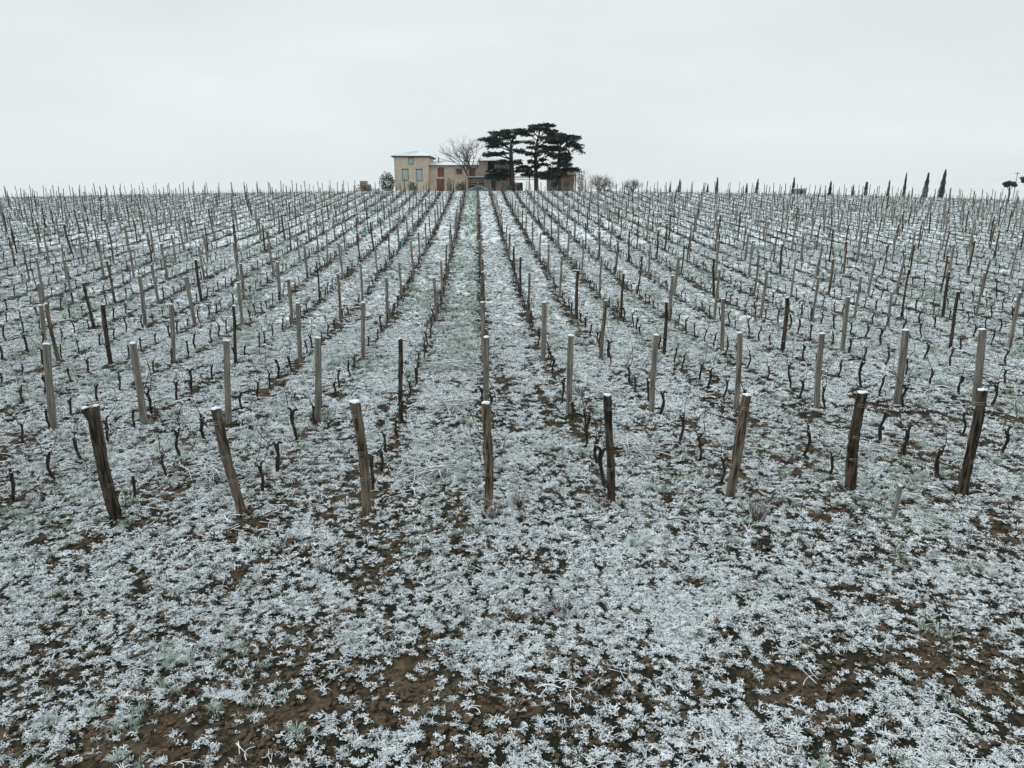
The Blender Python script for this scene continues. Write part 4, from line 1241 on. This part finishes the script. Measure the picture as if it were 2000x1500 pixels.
# ---------------------------------------------------------------- bare trees
def bare_tree(label, px, py, toppx, D, seed, levels=6, r0=.24, spread=.62, first=.25, name="bare_tree", cat="tree", wscale=1.0, stems=1):
    q = random.Random(seed); b = at(px, py, D); gz = float(base_h(b.x, b.y)) - .1
    t = thing(name, label, cat, (b.x, b.y, gz), (0, 0, YW))
    Ht = at(px, toppx, D).z - gz
    trunk = MB(); tw = MB(); tips = []
    def grow(p, d, L, r, lv):
        K = 3; P_ = [p]; c = p.copy(); dd = d.copy()
        for k in range(K):
            dd = (dd + Vector((q.gauss(0, .09 if lv else .02), q.gauss(0, .09 if lv else .02), .05))).normalized(); c = c + dd * L / K; P_.append(c.copy())
        (trunk if lv == 0 else tw).tube(P_, [r, r * .88, r * .76, r * .62], 7 if lv < 2 else (5 if lv < 4 else 3), r_=q, cap=lv == 0)
        if lv >= levels: return
        nch = q.choice([2, 3]) if lv < levels - 1 else 3
        if lv == 0: nch = 5
        for k in range(nch):
            a = q.random() * 6.28; sp = spread * q.uniform(.6, 1.25) * (1.2 if lv == 0 else 1)
            o = dd.orthogonal().normalized(); o.rotate(Matrix.Rotation(a, 3, dd)); o.x *= wscale
            nd_ = (dd + o * sp).normalized()
            src = P_[-1] if k < 2 or lv == 0 else P_[q.choice([1, 2])]
            grow(src, nd_, L * q.uniform(.68, .86) if lv else L * q.uniform(.75, 1.0), r * .62, lv + 1)
    L0 = Ht * first
    for s_ in range(stems):
        d0 = Vector((0, 0, 1)) if stems == 1 else Vector((q.gauss(0, .45), q.gauss(0, .3), 1)).normalized()
        grow(Vector((q.uniform(-.2, .2) if stems > 1 else 0, 0, -.1)), d0, L0, r0, 0)
    # fit height
    zmax = max(v[2] for v in tw.v); k = Ht / zmax
    for mb_ in (trunk, tw): mb_.v = [(x * k, y * k, z * k) for x, y, z in mb_.v]
    part("trunk", trunk, m_bark, t); part("branches", tw, m_bark, t)
    return t
bare_tree("large leafless tree standing before the middle wing of the farmhouse", 918, 374, 263, 143.5, 24, 6, .27, .60, .30, wscale=1.3)
bare_tree("pale leafless shrub beside the creeper right of the outbuilding", 1136, 374, 327, 152, 31, 5, .06, .5, .3, stems=2)
bare_tree("broad grey leafless shrub on the crest right of the outbuilding", 1172, 378, 336, 150, 33, 5, .09, .75, .25, wscale=1.5, stems=5)
bare_tree("small faint leafless shrub between the broad shrub and the first cypress", 1238, 380, 344, 158, 35, 5, .07, .7, .25, wscale=1.4, stems=4)

# ---------------------------------------------------------------- cypresses
CY = [(1308, 358, 6, 178, "short thin cypress first from the left on the crest"), (1326, 351, 8, 172, "pointed cypress second from the left on the crest"),
      (1381, 360, 6, 176, "low slim cypress just left of the needle-pointed third one"), (1399, 347, 8, 172, "needle-pointed cypress standing midway along the crest"),
      (1457, 359, 7, 174, "low dark cypress left of the leaning one"), (1477, 350, 9, 170, "leaning cypress with its tip bent right"),
      (1548, 347, 9, 168, "slender cypress just left of the flat-roofed stone hut"), (1620, 354, 9, 168, "bushy pointed cypress right of the stone hut"),
      (1665, 361, 5, 172, "thinnest small cypress right of the stone hut"), (1690, 356, 8, 168, "blunt-topped narrow cypress, third right of the stone hut"),
      (1734, 352, 7, 168, "slim pointed cypress left of the three tall ones"), (1765, 337, 8, 166, "tall very narrow cypress, first of the three tall ones"),
      (1806, 337, 14, 162, "tall broad cypress, middle of the three tall ones"), (1838, 331, 15, 160, "tallest and broadest cypress at the end of the line")]
for n_, (px, py, w, D, lab) in enumerate(CY):
    q = random.Random(900 + n_); b = at(px, 380, D); gz = float(base_h(b.x, b.y)) - .1
    t = thing("cypress_tree", lab, "tree", (b.x, b.y, gz), (0, 0, YW), "cypresses in a line on the right of the crest")
    Ht = at(px, py, D).z - gz; W_ = w * D / F_PX / 2; ln = (.4 if w > 12 else (.25 if px == 1477 else .1)) * 1.0
    mb = MB(); N_ = int(500 + w * 90)
    for k in range(N_):
        tt = q.random() ** 1.15
        rr_ = W_ * (min(1, tt * 3.2 + .45)) * max(0.02, 1 - tt) ** (.62 if px != 1690 else .25) * (1 + .14 * math.sin(tt * 23 + n_ * 2))
        a = q.random() * 6.28; r = rr_ * (.5 + .5 * q.random())
        p = Vector((math.cos(a) * r + ln * (tt - .3), math.sin(a) * r, .25 + (Ht - .25) * tt)); L = q.uniform(.18, .34)
        s = Vector((math.cos(a + 1.57), math.sin(a + 1.57), 0)) * .07
        mb.add([p - s, p + s, p + Vector((math.cos(a) * .04, math.sin(a) * .04, L if tt < .97 else .05))], [(0, 1, 2)], 0)
    part("foliage", mb, [m_cyp], t)
    tr = MB(); tr.tube([(0, 0, -.2), (ln * .2, 0, Ht * .5), (ln * .6, 0, Ht * .93)], [.11, .07, .02], 6); part("trunk", tr, m_bark, t)

# umbrella pines and the utility pole
def upine(px, cy, rw, rh, D, label, seed):
    q = random.Random(seed); b = at(px, 382, D); gz = float(base_h(b.x, b.y)) - .1
    t = thing("umbrella_pine", label, "tree", (b.x, b.y, gz), (0, 0, YW), "umbrella pines at the far right")
    cz = at(px, cy, D).z - gz; k = D / F_PX; W_ = rw * k; h = rh * k
    mb = MB()
    for lobe in range(9):
        a = q.random() * 6.28; r = q.uniform(.2, .75) * W_
        l = leafy_mb((math.cos(a) * r, math.sin(a) * r * .8, cz + q.uniform(-.4, .5) * h * (1 - r / W_ * .6)), W_ * .42, W_ * .4, h * .42, 230, .22, q)
        mb.add(l.v, l.f, l.m)
    part("crown", mb, [m_cyp, m_ced1], t)
    tr = MB(); tr.tube([(0, 0, -.2), (.3, 0, cz * .5), (0, 0, cz - h * .3)], [.3, .22, .16], 7)
    for j in range(6):
        a = j * 1.05; tr.tube([(0.1, 0, cz - h * 1.4), (math.cos(a) * W_ * .5, math.sin(a) * W_ * .4, cz - h * .2)], [.11, .06], 5)
    part("trunk", tr, m_bark, t)
upine(1969, 360, 13, 9, 230, "small umbrella pine right of the cypresses below the utility pole", 41)
upine(2004, 351, 15, 11, 215, "umbrella pine cut by the right edge of the picture", 42)
b = at(1979, 382, 245); gz = float(base_h(b.x, b.y))
t = thing("utility_pole", "thin grey utility pole rising behind the small umbrella pine", "pole", (b.x, b.y, gz), (0, 0, YW))
topz = at(1980, 336, 245).z - gz
mb = MB(); mb.tube([(0, 0, -.3), (.1, 0, topz * .5), (.2, 0, topz)], [.15, .13, .1], 8); part("shaft", mb, m_post, t)
mb = MB(); mb.box((-.6, -.06, topz - .45), (1.0, .06, topz - .3)); part("crossarm", mb, m_dark, t)
for (tx, ty, td, lab) in ((1845, 375, 300, "overhead cable sagging left from the utility pole"), (2060, 345, 260, "overhead cable leading right from the utility pole")):
    a = at(1980, 337.5, 245); e = at(tx, ty, td); mb = MB()
    mb.tube([a.lerp(e, s) - Vector((0, 0, 4 * 1.6 * s * (1 - s))) for s in np.linspace(0, 1, 13)], .018, 3)
    tag(ob("overhead_cable", mb.mesh("overhead_cable", [m_wire])), lab, "cable")

# ---------------------------------------------------------------- haze
HZ = 0.00010
mb = MB(); mb.box((-4600, -4600, -75), (4600, 4600, 60))
hm = bpy.data.materials.new("thin_haze"); hm.use_nodes = True
hn = hm.node_tree.nodes; hn.clear(); ho = hn.new("ShaderNodeOutputMaterial"); hv = hn.new("ShaderNodeVolumePrincipled")
hv.inputs["Color"].default_value = (.93, .96, .97, 1); hv.inputs["Density"].default_value = HZ
hm.node_tree.links.new(hv.outputs[0], ho.inputs["Volume"])
if HZ > 0: tag(ob("haze", mb.mesh("haze", [hm])), kind="stuff", label="thin pale winter haze over the land")
